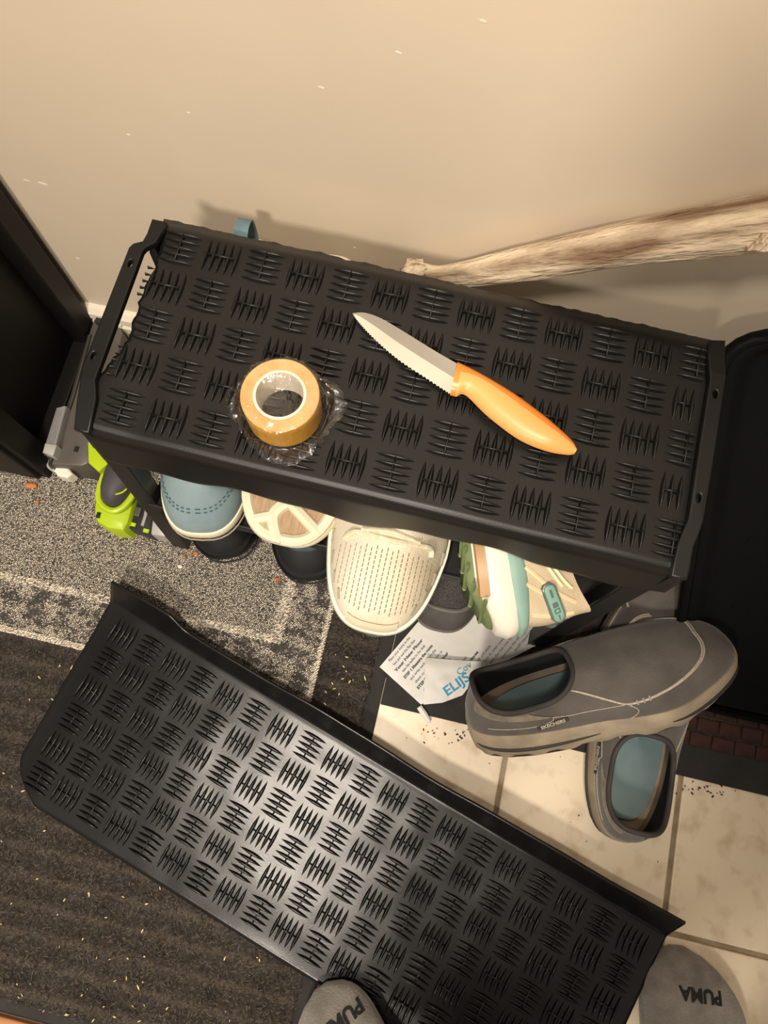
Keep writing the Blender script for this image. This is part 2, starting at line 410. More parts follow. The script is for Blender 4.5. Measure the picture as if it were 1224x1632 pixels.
n = len(gx); oct_v = np.array([[1, .0, 0], [0, .55, 0], [-1, 0, 0], [0, -.55, 0], [0, 0, .8]])
ang = np.where(inb | edgeb, .5, np.where(Y % 2 == 0, .75, -.1))+rng.normal(0, .15, n)
ca, sa = np.cos(ang), np.sin(ang)
Vx = gx[:, None]+sp*.70*(oct_v[:, 0]*ca[:, None]-oct_v[:, 1]*sa[:, None]); Vy = gy[:, None]+sp*.70*(oct_v[:, 0]*sa[:, None]+oct_v[:, 1]*ca[:, None])
zb = np.where(inb | edgeb, .0104, .0097)
Vz = zb[:, None]-.0006+sp*.70*oct_v[:, 2]+0*Vx
i = np.arange(n)*5
F = np.concatenate([np.stack([i+a, i+(a+1) % 4, i+4], -1) for a in range(4)])
colored_cloud('rug_weave', np.stack([Vx, Vy, Vz], -1).reshape(-1, 3), F, np.repeat(C, 5, 0), carpet_m, rug)

# doormat with brown blocks at right
dm = empty('brick_pattern_doormat', 'thin doormat of dark red brown blocks with black border under the tray', 'mat')
dx0, dx1, dy0, dy1 = -.0060, .86, .026, .41
b = MB(); b.box(((dx0+dx1)/2, (dy0+dy1)/2, .0021), (dx1-dx0, dy1-dy0, .0036)); b.build('rubber_border', M['border'], dm, bevel=.0012)
b = MB(); b.box(((dx0+dx1)/2, (dy0+dy1)/2+.012, .0040), (dx1-dx0-.06, dy1-dy0-.052, .0012)); b.build('block_bed', M['brickbase'], dm)
bk = MB(); bk.loft([[(sx*(.0125-k), sy*(.0082-k), z) for sx, sy in ((-1, -1), (1, -1), (1, 1), (-1, 1))] for z, k in ((.0, 0), (.0020, .0002), (.0028, .0012))])
bk0 = bk.build('brick', M['brick'], dm); first = True
for r in range(7):
    for c in range(22):
        x = dx0+.044+c*.0262+(r % 2)*.006; y = dy0+.046+r*.0182
        if x > dx1-.04: continue
        if y > .14 or (x < .34 and not (.0 < x < .25 and y > .1)): continue
        if first: o = bk0; first = False
        else: o = bk0.copy(); COL.objects.link(o)
        o.location = (x+random.uniform(-.0008, .0008), y+random.uniform(-.0008, .0008), .0044); o.rotation_euler.z = random.uniform(-.03, .03)

# ================================================================ BLACK RUBBER TREAD CELLS
def blade(mb, cx, cy, L, W, H, ang, clip=(-1, 1), n=8, fun=None):
    """boat-shaped ridge with pointed ends; optional clip along its length"""
    ca, sa = math.cos(ang), math.sin(ang); v = []; f = []
    for k in range(n+1):
        t = lerp(clip[0], clip[1], k/n); ww = W/2*max(0.04, (1-t*t))**.9; h = H*max(.05, (1-t**4))
        for yy, zz in ((-ww, -.0004), (-ww*.45, h*.62), (0, h), (ww*.45, h*.62), (ww, -.0004)):
            x = t*L/2; v.append((cx+x*ca-yy*sa, cy+x*sa+yy*ca, zz))
    for k in range(n):
        for j in range(4): a = k*5+j; f.append((a, a+1, a+6, a+5))
    mb.add(v, f)
def cell_mesh(name, s, horiz, m, idx=range(5), clip=(-1, 1), bar=True, Hh=.0034, Wf=.125, Lf=.84):
    mb = MB(); A = 0 if horiz else math.pi/2
    for k in idx:
        o = (k-2)*s*.178
        cx, cy = (0, o) if horiz else (o, 0)
        blade(mb, cx, cy, s*Lf, s*Wf, Hh, A, clip)
    if bar and len(idx):
        lo = (min(idx)-2.15)*s*.178; hi = (max(idx)-1.85)*s*.178
        r = s*.026
        ring = [(-r, -.0003), (-r*.6, Hh*.88), (r*.6, Hh*.88), (r, -.0003)]
        rings = [[(q, y, z) if horiz else (y, q, z) for q, z in ring] for y in (lo, hi)]
        mb.loft(rings)
    me = bpy.data.meshes.new(name); me.from_pydata(mb.v, [], mb.f); me.materials.append(m)
    bm = bmesh.new(); bm.from_mesh(me); bmesh.ops.recalc_face_normals(bm, faces=bm.faces); bm.to_mesh(me); bm.free()
    me.polygons.foreach_set('use_smooth', [True]*len(me.polygons))
    return me
def place_cell(me, parent, pos, ax, ay, name='tread_block'):
    ax = Vector(ax).normalized(); n = ax.cross(Vector(ay)).normalized(); ay = n.cross(ax)
    o = bpy.data.objects.new(name, me); COL.objects.link(o); o.parent = parent
    m = Matrix((ax, ay, n)).transposed().to_4x4(); m.translation = pos; o.matrix_local = m; return o

# ---------------------------------------------------------------- RACK
RZ = .40
rack = empty('shoe_rack', 'black plastic two tier shoe rack with slotted side rails, against the cream wall', 'shoe rack')
def rail(pts_out, pts_in, holes):
    poly = pts_out+pts_in[::-1]
    cu = bpy.data.curves.new('r', 'CURVE'); cu.dimensions = '2D'; cu.fill_mode = 'BOTH'; cu.extrude = .0022; cu.bevel_depth = .0012; cu.bevel_resolution = 2
    def sp(pp):
        s = cu.splines.new('POLY'); s.points.add(len(pp)-1); s.use_cyclic_u = True
        for q, p in zip(s.points, pp): q.co = (p[0], p[1], 0, 1)
    sp(poly)
    for hx, hy in holes: sp([(hx+.0030*math.cos(t), hy+.0048*math.sin(t)) for t in [k*math.pi/6 for k in range(12)]])
    o = bpy.data.objects.new('r', cu); COL.objects.link(o); me = bpy.data.meshes.new_from_object(o); bpy.data.objects.remove(o)
    for v in me.vertices:
        v.co.z += RZ+.010
        # both ends of a rail dip to the corner posts
        k = max(0, .205-v.co.y)/.05+max(0, v.co.y-.325)/.05; v.co.z -= .004*min(1, k)
    me.materials.append(M['rack']); me.name = 'side_rail'; o = link(bpy.data.objects.new('side_rail', me), rack); return o
zr = RZ+.012
def q2(px, py): p = P(px, py, zr); return (p.x, p.y)
L_out = [q2(*p) for p in [(118, 680), (124, 640), (131, 604), (133, 588), (150, 545), (208, 396), (214, 390), (229, 386), (236, 372), (243, 349)]]
L_in = [q2(*p) for p in [(138, 686), (146, 655), (151, 634), (150, 606), (167, 560), (226, 400), (231, 394), (246, 386), (253, 374), (262, 353)]]
rail(L_out, L_in, [q2(208, 421), q2(149, 568)])
R_in = [q2(*p) for p in [(1075, 915), (1083, 868), (1092, 845), (1099, 828), (1112, 740), (1133, 606), (1132, 592), (1131, 566), (1134, 543)]]
R_out = [q2(*p) for p in [(1096, 919), (1104, 870), (1112, 850), (1118, 831), (1133, 740), (1153, 608), (1154, 600), (1153, 570), (1155, 543)]]
rail(R_in, R_out, [q2(1139, 629), q2(1113, 794)])
# skirts under the rails' jogged ends
def wallstrip(pts, z0, z1, th=.003):
    mb = MB(); pts = [Vector((p[0], p[1])) for p in pts]
    for a, c in zip(pts[:-1], pts[1:]):
        d = (c-a); n = Vector((-d.y, d.x)).normalized()*th/2
        mb.add([(*(a-n), z0), (*(c-n), z0), (*(c+n), z0), (*(a+n), z0), (*(a-n), z1), (*(c-n), z1), (*(c+n), z1), (*(a+n), z1)],
               [(0, 1, 2, 3), (4, 7, 6, 5), (0, 4, 5, 1), (1, 5, 6, 2), (2, 6, 7, 3), (3, 7, 4, 0)])
    return mb
wallstrip([lerp(Vector(a), Vector(c), .5) for a, c in zip(L_out[:3], L_in[:3])], RZ-.035, RZ+.006, .006).build('rail_skirt', M['rack'], rack)
wallstrip([lerp(Vector(a), Vector(c), .5) for a, c in zip(L_out[-3:], L_in[-3:])], RZ-.035, RZ+.006, .006).build('rail_skirt', M['rack'], rack)
wallstrip([lerp(Vector(a), Vector(c), .5) for a, c in zip(R_in[:4], R_out[:4])], RZ-.035, RZ+.006, .006).build('rail_skirt', M['rack'], rack)
wallstrip([lerp(Vector(a), Vector(c), .5) for a, c in zip(R_in[-3:], R_out[-3:])], RZ-.035, RZ+.006, .006).build('rail_skirt', M['rack'], rack)
# top platform under the cut mat
FLc, FRc, BRc, BLc = Vector((-.252, .172)), Vector((.186, .164)), Vector((.194, .350)), Vector((-.250, .352))
tp = MB(); tp.slab([FLc, FRc, BRc, BLc], RZ-.022, RZ-.006, .002); tp.build('top_shelf', M['rack'], rack)
# legs: front and back pairs
def bar(mb, a, c, wx, wy):
    a, c = Vector(a), Vector(c)
    mb.loft([[(p.x+sx*wx/2, p.y+sy*wy/2, p.z) for sx, sy in ((-1, -1), (1, -1), (1, 1), (-1, 1))] for p in (a, c)])
for top, foot in [((-.272, .176), (-.298, .166)), ((.188, .170), (.166, .146)), ((-.270, .345), (-.290, .352)), ((.192, .345), (.185, .352))]:
    mb = MB(); bar(mb, (top[0], top[1], RZ-.006), (foot[0], foot[1], .004), .022, .018); mb.build('leg', M['rack'], rack, bevel=.002)
TZ = .205
sh = MB(); sh.slab([(-.280, .163), (.192, .158), (.186, .325), (-.274, .33)], TZ-.010, TZ, .001)
sh.build('lower_shelf', M['rack'], rack)
sh = MB(); sh.slab([(-.281, .160), (.193, .155), (.193, .1585), (-.281, .1635)], TZ-.014, TZ+.004, .001); sh.build('shelf_lip', M['rack'], rack)
for x, y in [(-.26, .19), (.172, .185)]:
    sh = MB(); sh.box((x, y, TZ-.04), (.014, .04, .07)); sh.build('shelf_bracket', M['rack'], rack, bevel=.002)

# ---------------------------------------------------------------- cut mat on top of the rack
cut = empty('ribbed_rubber_mat', 'black ribbed rubber mat with torn edges on top of the rack', 'mat')
A0 = P(195, 650, .405); ca_ = (P(997, 841, .405)-A0)/11; cb_ = (P(286, 395, .405)-A0)/4
ca_.z = cb_.z = 0
def top_z(i, r):
    z = .4035+.0012*noise3(i*.5, r*.6, 3)
    z += .006*sm(-.1, -1.0, i)*0
    z -= .012*sm(4.25, 4.95, r)**1.5                      # back edge bends down
    z += .003*sm(.6, -.7, i)*sm(4.5, 2, r)
    return z
def top_pt(i, r):
    p = A0+ca_*i+cb_*r; p.z = top_z(i, r); return p
def top_surface(u, v):
    # v 0..0.18 lip hanging in front, then the tread; u along the rack
    tear = .10*noise3(v*30, 1.3)+.06*noise3(v*80, 4.1)
    i0 = -.74+.30*sm(.36, .50, v)*sm(.99, .86, v)+tear*(1 if v > .3 else 0)
    i1 = 12.42
    i = lerp(i0, i1, u); r_front = -.62
    if v < .22:
        k = 1-v/.22
        drop = .056+.006*math.sin(u*17)+.004*math.sin(u*41+1)+.008*noise3(u*6, 9)
        drop -= .012*sm(.96, .66, u)*sm(.45, .7, u)
        p = top_pt(i, r_front)
        dz = drop*k; p.z -= dz+.002
        p += cb_*(-.07*min(1, k*6))-cb_*.10*k
        p += ca_.normalized()*.0
        return p
    w_ = (v-.22)/.78
    back = 4.86+.05*noise3(u*60, 2)+.04*noise3(u*22, 7)
    return top_pt(i, lerp(r_front, back, w_))
grid('mat_sheet', top_surface, 150, 70, M['rubber_top'], cut, thick=.0032)
S = ca_.length
cellH = cell_mesh('tread_block', S, True, M['rubber_top']); cellV = cell_mesh('tread_block', S, False, M['rubber_top'])
part_edgeH = cell_mesh('tread_block', S, True, M['rubber_top'], clip=(-1, .35))
part_edgeV = cell_mesh('tread_block', S, False, M['rubber_top'], idx=range(3))
backH = cell_mesh('tread_block', S, True, M['rubber_top'], idx=[0], bar=False)
backV = cell_mesh('tread_block', S, False, M['rubber_top'], clip=(-1, -.72), bar=False)
leftV = cell_mesh('tread_block', S, False, M['rubber_top'], idx=[4], bar=False)
leftH = cell_mesh('tread_block', S, True, M['rubber_top'], clip=(.62, 1), bar=False, Hh=.003)
for r in range(6):
    for i in range(-1, 13):
        hz = (i+r) % 2 == 0
        if r == 5: me = backH if hz else backV
        elif i == -1: me = leftH if hz else leftV
        elif i == 12: me = part_edgeH if hz else part_edgeV
        else: me = cellH if hz else cellV
        if r == 5 and i in (-1, 12): continue
        p = top_pt(i+(.20 if i == -1 else 0), r); e = .2
        if i == -1 and not hz: continue
        px_ = top_pt(i+e, r)-top_pt(i-e, r); py_ = top_pt(i, r+e)-top_pt(i, r-e)
        pass
        place_cell(me, cut, p+Vector((0, 0, .0002)), px_, py_)

# ---------------------------------------------------------------- mat on the floor
fm = empty('ribbed_rubber_mat', 'black ribbed rubber mat with an upturned edge, lying on the floor', 'mat')
Z0 = .016
C0 = P(196, 1012, Z0); fa = (P(1007, 1501, Z0)-C0)/18; fb = (P(64, 1240, Z0)-C0)/5
fb2 = (P(961, 1599, Z0)-P(1007, 1501, Z0))/2
for v in (fa, fb, fb2): v.z = 0
def fm_xy(i, r): return C0+fa*i+(fb*(1-i/18)+fb2*(i/18))*r
def fm_z(i, r):
    z = .0155+.0035*math.sin((i+1)*.42)*math.sin((r+1)*.5)+.0010*noise3(i*.35, r*.4, 8)+.00055*noise3(i*1.1, r*1.1, 18)
    z += .0025*sm(.5, -.9, r)
    z -= .0015*sm(4.8, 5.7, r)+.003*sm(.2, -.8, i)
    return z
def fm_pt(i, r): p = fm_xy(i, r).copy(); p.z = fm_z(i, r); return p
def fm_surface(u, v):
    i0, i1 = -.95, 18.78
    if v < .2:                                             # upturned flange
        k = 1-v/.2; i = lerp(i0, i1, u)
        H = .050+.003*math.sin(u*19)+.004*noise3(u*9, 3)
        H *= lerp(.76, 1, sm(.15, .11, u)) if u < .5 else lerp(.76, 1, sm(.7, 1, u))
        p = fm_pt(i, -.66)
        out = -(fb*(1-i/18)+fb2*(i/18)).normalized()
        kk = k*k/(k+.10)*1.1
        p += out*(H*.46*k) + Vector((0, 0, H*.60*kk))
        return p
    r = lerp(-.66, 5.80, (v-.2)/.8)
    i0 += 1.25*max(0, (r-4.6)/1.2)**2.2
    return fm_pt(lerp(i0, i1, u), r)
grid('mat_sheet', fm_surface, 150, 64, M['rubber'], fm, thick=.003)
S2 = fa.length
fH = cell_mesh('tread_block', S2, True, M['rubber'], Wf=.125, Lf=.85); fV = cell_mesh('tread_block', S2, False, M['rubber'], Wf=.125, Lf=.85)
for r in range(6):
    for i in range(19):
        if r == 5 and i == 0: pass
        p = fm_pt(i, r); e = .2
        place_cell(fV if (i+r) % 2 == 0 else fH, fm, p+Vector((0, 0, .0002)), fm_pt(i+e, r)-fm_pt(i-e, r), -(fm_pt(i, r+e)-fm_pt(i, r-e)))

# ---------------------------------------------------------------- knife
KZ = .409
def kp(px, py, z=KZ): return P(px, py, z)
kn = empty('paring_knife', 'small serrated steel knife with a bright orange handle on the ribbed rack mat', 'knife', kp(722, 604))
ko = kn.location.copy()
def spline_px(pts, z, n=8, closed=False): return smoothpoly([P(x, y, z)-ko for x, y in pts], n, closed)
spine = spline_px([(562, 500), (580, 499), (605, 507), (640, 527), (690, 558), (728, 580)], KZ)
edgep = spline_px([(562, 500), (575, 517), (600, 543), (635, 573), (680, 603), (718, 628)], KZ)
N = 120
def along(pl, t):
    x = t*(len(pl)-1); i = min(int(x), len(pl)-2); return pl[i].lerp(pl[i+1], x-i)
mb = MB(); v = []; f = []
for k in range(N+1):
    t = k/N; s_ = along(spine, t); e_ = along(edgep, t); d = (s_-e_)
    d = d.normalized() if d.length > 1e-6 else Vector((0, 1, 0))
    e2 = e_-d*.0009*(1 if k % 3 == 0 else -.2)*(1 if k > 4 else 0)
    mid = e_.lerp(s_, .52)
    th = .0009
    v += [e2, mid+Vector((0, 0, th)), s_+Vector((0, 0, th*.8)), s_-Vector((0, 0, th*.8)), mid-Vector((0, 0, th))]
fb_ = []
for k in range(N):
    for j in range(5):
        a = k*5+j; c = k*5+(j+1) % 5; (fb_ if j in (0, 4) else f).append((a, c, c+5, a+5))
mb.add(v, f); o = mb.build('blade', M['steel'], kn, smooth=True, ang=8)
mb = MB(); mb.add(v, fb_); mb.build('serrated_bevel', M['bevel'], kn, smooth=True, ang=8)
# handle: lofted along its axis; two-tone
axis_px = [(722, 604), (735, 607), (760, 616), (800, 640), (840, 668), (880, 695), (905, 711), (917, 720)]
up_px = [(729, 578), (740, 583), (774, 601), (822, 630), (868, 664), (900, 692), (914, 706), (919, 716)]
lo_px = [(717, 630), (727, 632), (742, 630), (778, 664), (826, 700), (870, 719), (903, 725), (915, 724)]
upc = smoothpoly([P(x, y, KZ+.004)-ko for x, y in up_px], 6, False); loc_ = smoothpoly([P(x, y, KZ+.004)-ko for x, y in lo_px], 6, False)
rings = []
for a, c in zip(upc, loc_):
    m_ = (a+c)/2; h = (a-c)/2; th = min(.0085, max(.003, h.length*.75)); rings.append((m_, h, th))
def hring(m_, h, th, k=1): return [m_+h*k*math.cos(t)+Vector((0, 0, th*k*math.sin(t)*(1 if math.sin(t) > 0 else .6))) for t in [j*math.pi/10 for j in range(20)]]
mb = MB(); rr = [hring(*rings[0], k=.7)]+[hring(*q) for q in rings]+[hring(*rings[-1], k=.5)]
mb.loft(rr); mb.build('handle', M['orange'], kn, smooth=True, ang=60)
# pale grip inlay on the lower two thirds of the handle's face
mb = MB(); rr = []
for n_, (m_, h, th) in enumerate(rings):
    t = n_/(len(rings)-1)
    if t < .10: continue
    k0 = lerp(1.30, 1.13, sm(.1, .4, t)); k1 = math.pi*.985
    rr.append([m_+h*1.03*math.cos(q)+Vector((0, 0, th*1.05*math.sin(q)+.0002)) for q in [lerp(k0, k1, j/18) for j in range(19)]])
mb.loft(rr, caps=False, closed=False); mb.build('grip_inlay', M['orange2'], kn, smooth=True, ang=60)

# ---------------------------------------------------------------- tape roll in its wrapper
tz0 = .4065; th_ = .030; tz1 = tz0+th_
tc = (P(383, 622, tz1)+P(512, 622, tz1))/2; tc = P(446, 630, tz1)
Ro = (P(508, 640, tz1)-P(384, 620, tz1)).length/2; Ri = Ro*.625
tr = empty('tape_roll', 'roll of tan double sided tape still in crinkled clear wrap, on the rack mat', 'tape', (tc.x, tc.y, tz0))
def ringwall(mb, prof, n=72):
    rings = [[(r*math.cos(q), r*math.sin(q), z) for r, z in prof] for q in [2*math.pi*k/n for k in range(n)]]
    rings.append(rings[0]); mb.loft(rings, caps=False)
mb = MB(); prof = []
rs = [Ri+.0015+(Ro-Ri-.0015)*k/14 for k in range(15)]
prof = [(Ri+.0015, .0)]+[(Ro, .0), (Ro, th_-.0005)]
for k in range(14, 0, -1): prof += [(rs[k], th_-(.0002 if k % 2 else -.0002))]
prof += [(Ri+.0015, th_)]
ringwall(mb, prof, 96); mb.build('tape_winding', M['tape'], tr, smooth=True, ang=30)
# the paler wound side
mb = MB(); prof = [(Ri+.0016, th_+.0002)]
for k in range(0, 26):
    r_ = lerp(Ri+.002, Ro-.0004, k/25); prof.append((r_, th_+.0007+(.0003 if k % 2 else 0)))
prof += [(Ro-.0002, th_+.0001)]
ringwall(mb, prof, 96); mb.build('wound_side', M['tapeside'], tr, smooth=True, ang=25)
mb = MB(); ringwall(mb, [(Ri-.0006, 0), (Ri+.0016, 0), (Ri+.0016, th_+.0012), (Ri-.0006, th_+.0012)], 72); mb.build('core', M['core'], tr, smooth=True)
def wrap(u, v):
    # v: from top centre out over the rim, down the side and out into crumpled tails
    q = 2*math.pi*u
    cr = lambda s, k: noise3(math.cos(q)*s, math.sin(q)*s, k+v*3)
    if v < .45:
        r = Ro*1.0*v/.45; z = th_+.0020+.0012*noise3(r*math.cos(q)*60, r*math.sin(q)*60, 1)-.003*max(0, 1-v/.25)**.5
        if v > .38: r += .001; z -= .0006
    elif v < .75:
        k = (v-.45)/.30; r = Ro+.0015+.0022*abs(cr(6, 2))+.0025*k*k; z = lerp(th_+.001, .004, k)+.001*cr(5, 8)
    else:
        k = (v-.75)/.25
        tail = .001+.009*max(0, math.cos(q-math.radians(178)))**6+.012*max(0, math.cos(q-math.radians(20)))**8+.011*max(0, math.cos(q-math.radians(292)))**5
        r = Ro+.004+.0022*abs(cr(6, 2))+k*(tail+.002+.003*cr(7, 5)); z = .004+.007*abs(cr(8, 3))*math.sin(math.pi*k)+.0045*k*abs(cr(12, 9))+.001
    return (r*math.cos(q), r*math.sin(q), z+.0004)
grid('shrink_wrap', wrap, 150, 44, M['film'], tr, closed=True)

# ================================================================ SHOES
class Shoe:
    def __init__(s, L, W, sole=.028, toe_h=.045, op=(.30, .20), ow=.27, z=(.095, .066, .10), sq=.8, spring=.006, wid=(.86, .80, 1.06, .95), bias=.0, heel_th=None):
        s.L, s.W, s.sole, s.toe_h, s.op, s.ow, s.z, s.sq, s.spring, s.wid, s.bias = L, W, sole, toe_h, op, ow, z, sq, spring, wid, bias
        s.heel_th = heel_th or sole
    def hw(s, t, q):
        k = s.wid; sh = (k[0] if t < .12 else lerp(k[0], k[1], sm(.12, .42, t)) if t < .42 else lerp(k[1], k[2], sm(.42, .72, t)) if t < .72 else lerp(k[2], k[3], sm(.72, 1, t)))
        return s.W/2*sh*abs(math.sin(q))**.72
    def cl(s, t): return s.bias*s.W*(sm(.4, 1, t)*1.0-.3*math.sin(math.pi*t))
    def base(s, u, k=1.0, z=None):
        q = 2*math.pi*u; t = (1+math.cos(q))/2; sg = 1 if math.sin(q) >= 0 else -1
        x = s.L*(.5+(t-.5)*1.0)+(k-1)*s.W*.5*math.cos(q); y = s.cl(t)+sg*s.hw(t, q)*k
        zt = lerp(s.heel_th, s.sole, sm(.1, .6, t))+s.spring*sm(.7, 1, t)
        return Vector((x, y, zt if z is None else z))
    def S(s, u, v, inset=0.0):
        q = 2*math.pi*u; c, sn = math.cos(q), math.sin(q)
        pw = lambda a: (1 if a >= 0 else -1)*abs(a)**s.sq
        B = s.base(u); 
        oz = s.z[1]+(s.z[2]-s.z[1])*max(c, 0)**2+(s.z[0]-s.z[1])*max(-c, 0)**2
        O = Vector((s.L*(s.op[0]+s.op[1]*pw(c)), s.cl(.4)+s.ow*s.W*pw(sn), oz))
        wt = max(c, 0)**.7
        h = O.z-B.z
        out = Vector((c, sn, 0))
        P1 = B+Vector((0, 0, lerp(.5*h, s.toe_h, wt)))+out*lerp(.004, .003, wt)
        P2 = O+Vector(((B.x-O.x)*lerp(.12, .45, wt), (B.y-O.y)*lerp(.25, .45, wt), lerp(-.35*h, .002, wt)))
        a = 1-v
        p = B*a**3+P1*(3*a*a*v)+P2*(3*a*v*v)+O*v**3
        if inset:
            n = s.N(u, v); p = p-n*inset
        return p
    def N(s, u, v):
        e = 1e-3; v0, v1 = max(0, v-e), min(1, v+e)
        du = s.S(u+e, v)-s.S(u-e, v); dv = s.S(u, v1)-s.S(u, v0); n = du.cross(dv)
        n = n.normalized() if n.length > 1e-12 else Vector((0, 0, 1))
        c = Vector((s.L*.45, 0, .03)); 
        return n if n.dot(s.S(u, v)-c) > 0 else -n
    def upper(s, root, m, lining, name='upper', v1=1.0, nu=96, nv=20):
        grid(name, lambda u, v: s.S(u, v*v1), nu, nv, m, root, closed=True)
        grid('lining', lambda u, v: s.S(u, .02+v*(.98*v1), .0035), nu, nv, lining, root, closed=True)
    def soles(s, root, m, z0=0, flare=1.04, rise=.004, prof=None, name='sole', lugs=0, n=96):
        mb = MB(); rings = []
        prof = prof or [(0, .95), (.12, 1.0), (.5, flare), (.85, flare), (1.0, flare-.02)]
        for k, sc_ in prof:
            ring = []
            for i in range(n):
                u = i/n; p = s.base(u, sc_); t = p.x/s.L
                low = s.spring*1.6*sm(.72, 1.0, t)
                lg = (lugs*(1 if int(u*44) % 2 else 0)) if k < .2 and lugs else 0
                p.z = lerp(low+lg, p.z+rise, k); ring.append(p)
            rings.append(ring)
        mb.loft(rings); return mb.build(name, m, root, smooth=True, ang=50)
    def insole(s, root, m, z=.012, k=.80, name='insole'):
        v = []; f = []; n = 64
        for j in range(6):
            for i in range(n):
                p = s.base(i/n, 1.0); c = Vector((s.L*.45, s.cl(.45), 0)); kk = k*(j+.001)/5
                v.append((c.x+(p.x-c.x)*kk*1.04, c.y+(p.y-c.y)*kk, p.z+z+.004*(j/5)**3+.0))
        for j in range(5):
            for i in range(n): a = j*n+i; c = j*n+(i+1) % n; f.append((a, c, c+n, a+n))
        return pyobj(name, v, f, m, root)
    def collar(s, root, m, r=.0035, name='collar', n=64):
        mb = MB(); pts = [s.S(i/n, 1.0)-s.N(i/n, .98)*.0016 for i in range(n)]
        rings = []
        for i in range(n+1):
            p = pts[i % n]; t = (pts[(i+1) % n]-pts[(i-1) % n]).normalized(); a = t.orthogonal().normalized(); a = Vector((0, 0, 1)); a = (a-a.dot(t)*t).normalized(); b_ = t.cross(a)
            rings.append([p+r*(math.cos(q)*a*1.3+math.sin(q)*b_) for q in [k*math.pi/4 for k in range(8)]])
        mb.loft(rings, caps=False); return mb.build(name, m, root, smooth=True, ang=180)
    def line(s, root, m, uv, r=.0006, off=.0005, name='stitching', dash=0):
        mb = MB(); pts = [s.S(u, v)+s.N(u, v)*off for u, v in uv]
        if dash:
            for i in range(0, len(pts)-1, 2): mb.tube([pts[i], pts[i+1]], r, 5)
        else: mb.tube(pts, r, 5)
        return mb.build(name, m, root, smooth=True)
def uvpath(pts, n=10): return [(p.x, p.y) for p in smoothpoly([Vector((a, b, 0)) for a, b in pts], n, False)]
def place_shoe(name, label, cat, toe, heel, L=None, roll=0, pitch=0, flip=False, group=None, anchor_heel=False):
    """toe and heel: world points of the sole bottom"""
    toe, heel = Vector(toe), Vector(heel); f = (toe-heel).normalized(); up = Vector((0, 0, 1))
    up = (up-up.dot(f)*f).normalized(); side = up.cross(f)
    up = up*math.cos(roll)+side*math.sin(roll)
    mw = local_frame(heel if anchor_heel else toe-f*(L or (toe-heel).length), f, up)
    e = empty(name, label, cat, mw=mw, group=group); return e

# --- grey slip-on shoes
def slip_on(name, label, toe, heel, L, W, roll, text_side=-1, group=None):
    e = place_shoe(name, label, 'shoe', toe, heel, L, roll, group=group, anchor_heel=True)
    s = Shoe(L, W, sole=.030, toe_h=.036, op=(.222, .180), ow=.315, z=(.086, .070, .088), sq=.66, spring=.010, wid=(.84, .82, 1.05, 1.0), heel_th=.036)
    s.upper(e, M['suede'], M['lining'])
    s.soles(e, M['tansole'], flare=1.05, lugs=.004, prof=[(0, .98), (.10, 1.02), (.5, 1.05), (.85, 1.05), (1.0, 1.03), (1.0, .95), (.6, .93)])
    s.insole(e, M['insocol'], z=-.008, k=.80)
    s.collar(e, M['collar'], .0030)
    # dark line in the sole
    n = 60
    for side in (-1, 1):
        for a_, b_ in ((.03, .19), (.27, .46)):
            mb = MB(); pts = []
            for i in range(n):
                u = lerp(a_, b_, i/(n-1)); p = s.base(u, 1.052); k = .58-.10*math.sin(math.pi*i/(n-1)); low = s.spring*1.6*sm(.72, 1, p.x/L); p.z = lerp(low, p.z, k); p.y *= side; pts.append(p)
            mb.tube(pts, [max(.0003, .0024*math.sin(math.pi*(i+.5)/n)**.5) for i in range(n)], 6); mb.build('sole_groove', M['darksole'], e, smooth=True)
    # moccasin seam round the vamp: double line
    for dv in (0, .014):
        for sg in (-1, 1):
            uv = uvpath([(sg*u, v+dv*(1 if v < .9 else 0)) for u, v in [(0.0, .40), (.04, .38), (.08, .355), (.12, .345), (.16, .36), (.20, .42), (.192, .60), (.170, .80), (.145, .97)]])
            s.line(e, M['thread'], uv, .0010, name='vamp_seam')
    for sg in (-1, 1):
        s.line(e, M['thread'], uvpath([(sg*.205, .41), (sg*.215, .24), (sg*.235, .05)]), .0005, name='side_seam')
        s.line(e, M['thread'], uvpath([(sg*.205, .44), (sg*.235, .52), (sg*.27, .60)]), .0005, name='side_seam')
        s.line(e, M['thread'], uvpath([(sg*.27, .60), (sg*.295, .46), (sg*.34, .32), (sg*.42, .26)]), .0005, name='side_seam')
        # gathered stitches where seam and gusset meet
        mb = MB()
        for k in range(4):
            u = .180+.007*k; vv = (.385, .395, .405, .415)[k]; p = s.S(sg*u, vv)+s.N(sg*u, vv)*.001
            mb.tube([p+Vector((0, -sg*.003, .001)), p+Vector((0, sg*.002, -.001))], .0011, 6)
        mb.build('gathered_stitch', M['thread'], e, smooth=True)
        # padded suede band under the collar
        def band(u_, v_, sg=sg): 
            uu = sg*lerp(.265, .47, u_); vv = lerp(.60, .90, v_)*1.0; return s.S(uu, vv)+s.N(uu, vv)*(.0012*math.sin(math.pi*v_)**.5+.0002)
        grid('collar_band', band, 30, 8, M['suede2'], e)
    # woven name tag on the side
    u0 = text_side*.305; p = s.S(u0, .36); nrm = s.N(u0, .36)
    tang = (s.S(u0-text_side*.01, .43)-s.S(u0+text_side*.01, .37)).normalized()
    mw = Matrix((tang, nrm.cross(tang), nrm)).transposed().to_4x4(); mw.translation = p+nrm*.0006
    def conf(co, z):
        return co
    mbt = MB(); mbt.box((0, 0, 0), (.034, .0055, .0008), mw); mbt.build('name_tag', M['collar'], e)
    mw2 = mw.copy(); mw2.translation = p+nrm*.0013
    text_obj('tag_lettering', 'SKECHERS', .0058, M['thread'], mw2, e, sx=1.0, thick=.0002, bold=.0002)
    return e
fA = (P(1158, 1050, .065)-P(745, 1130, .050))
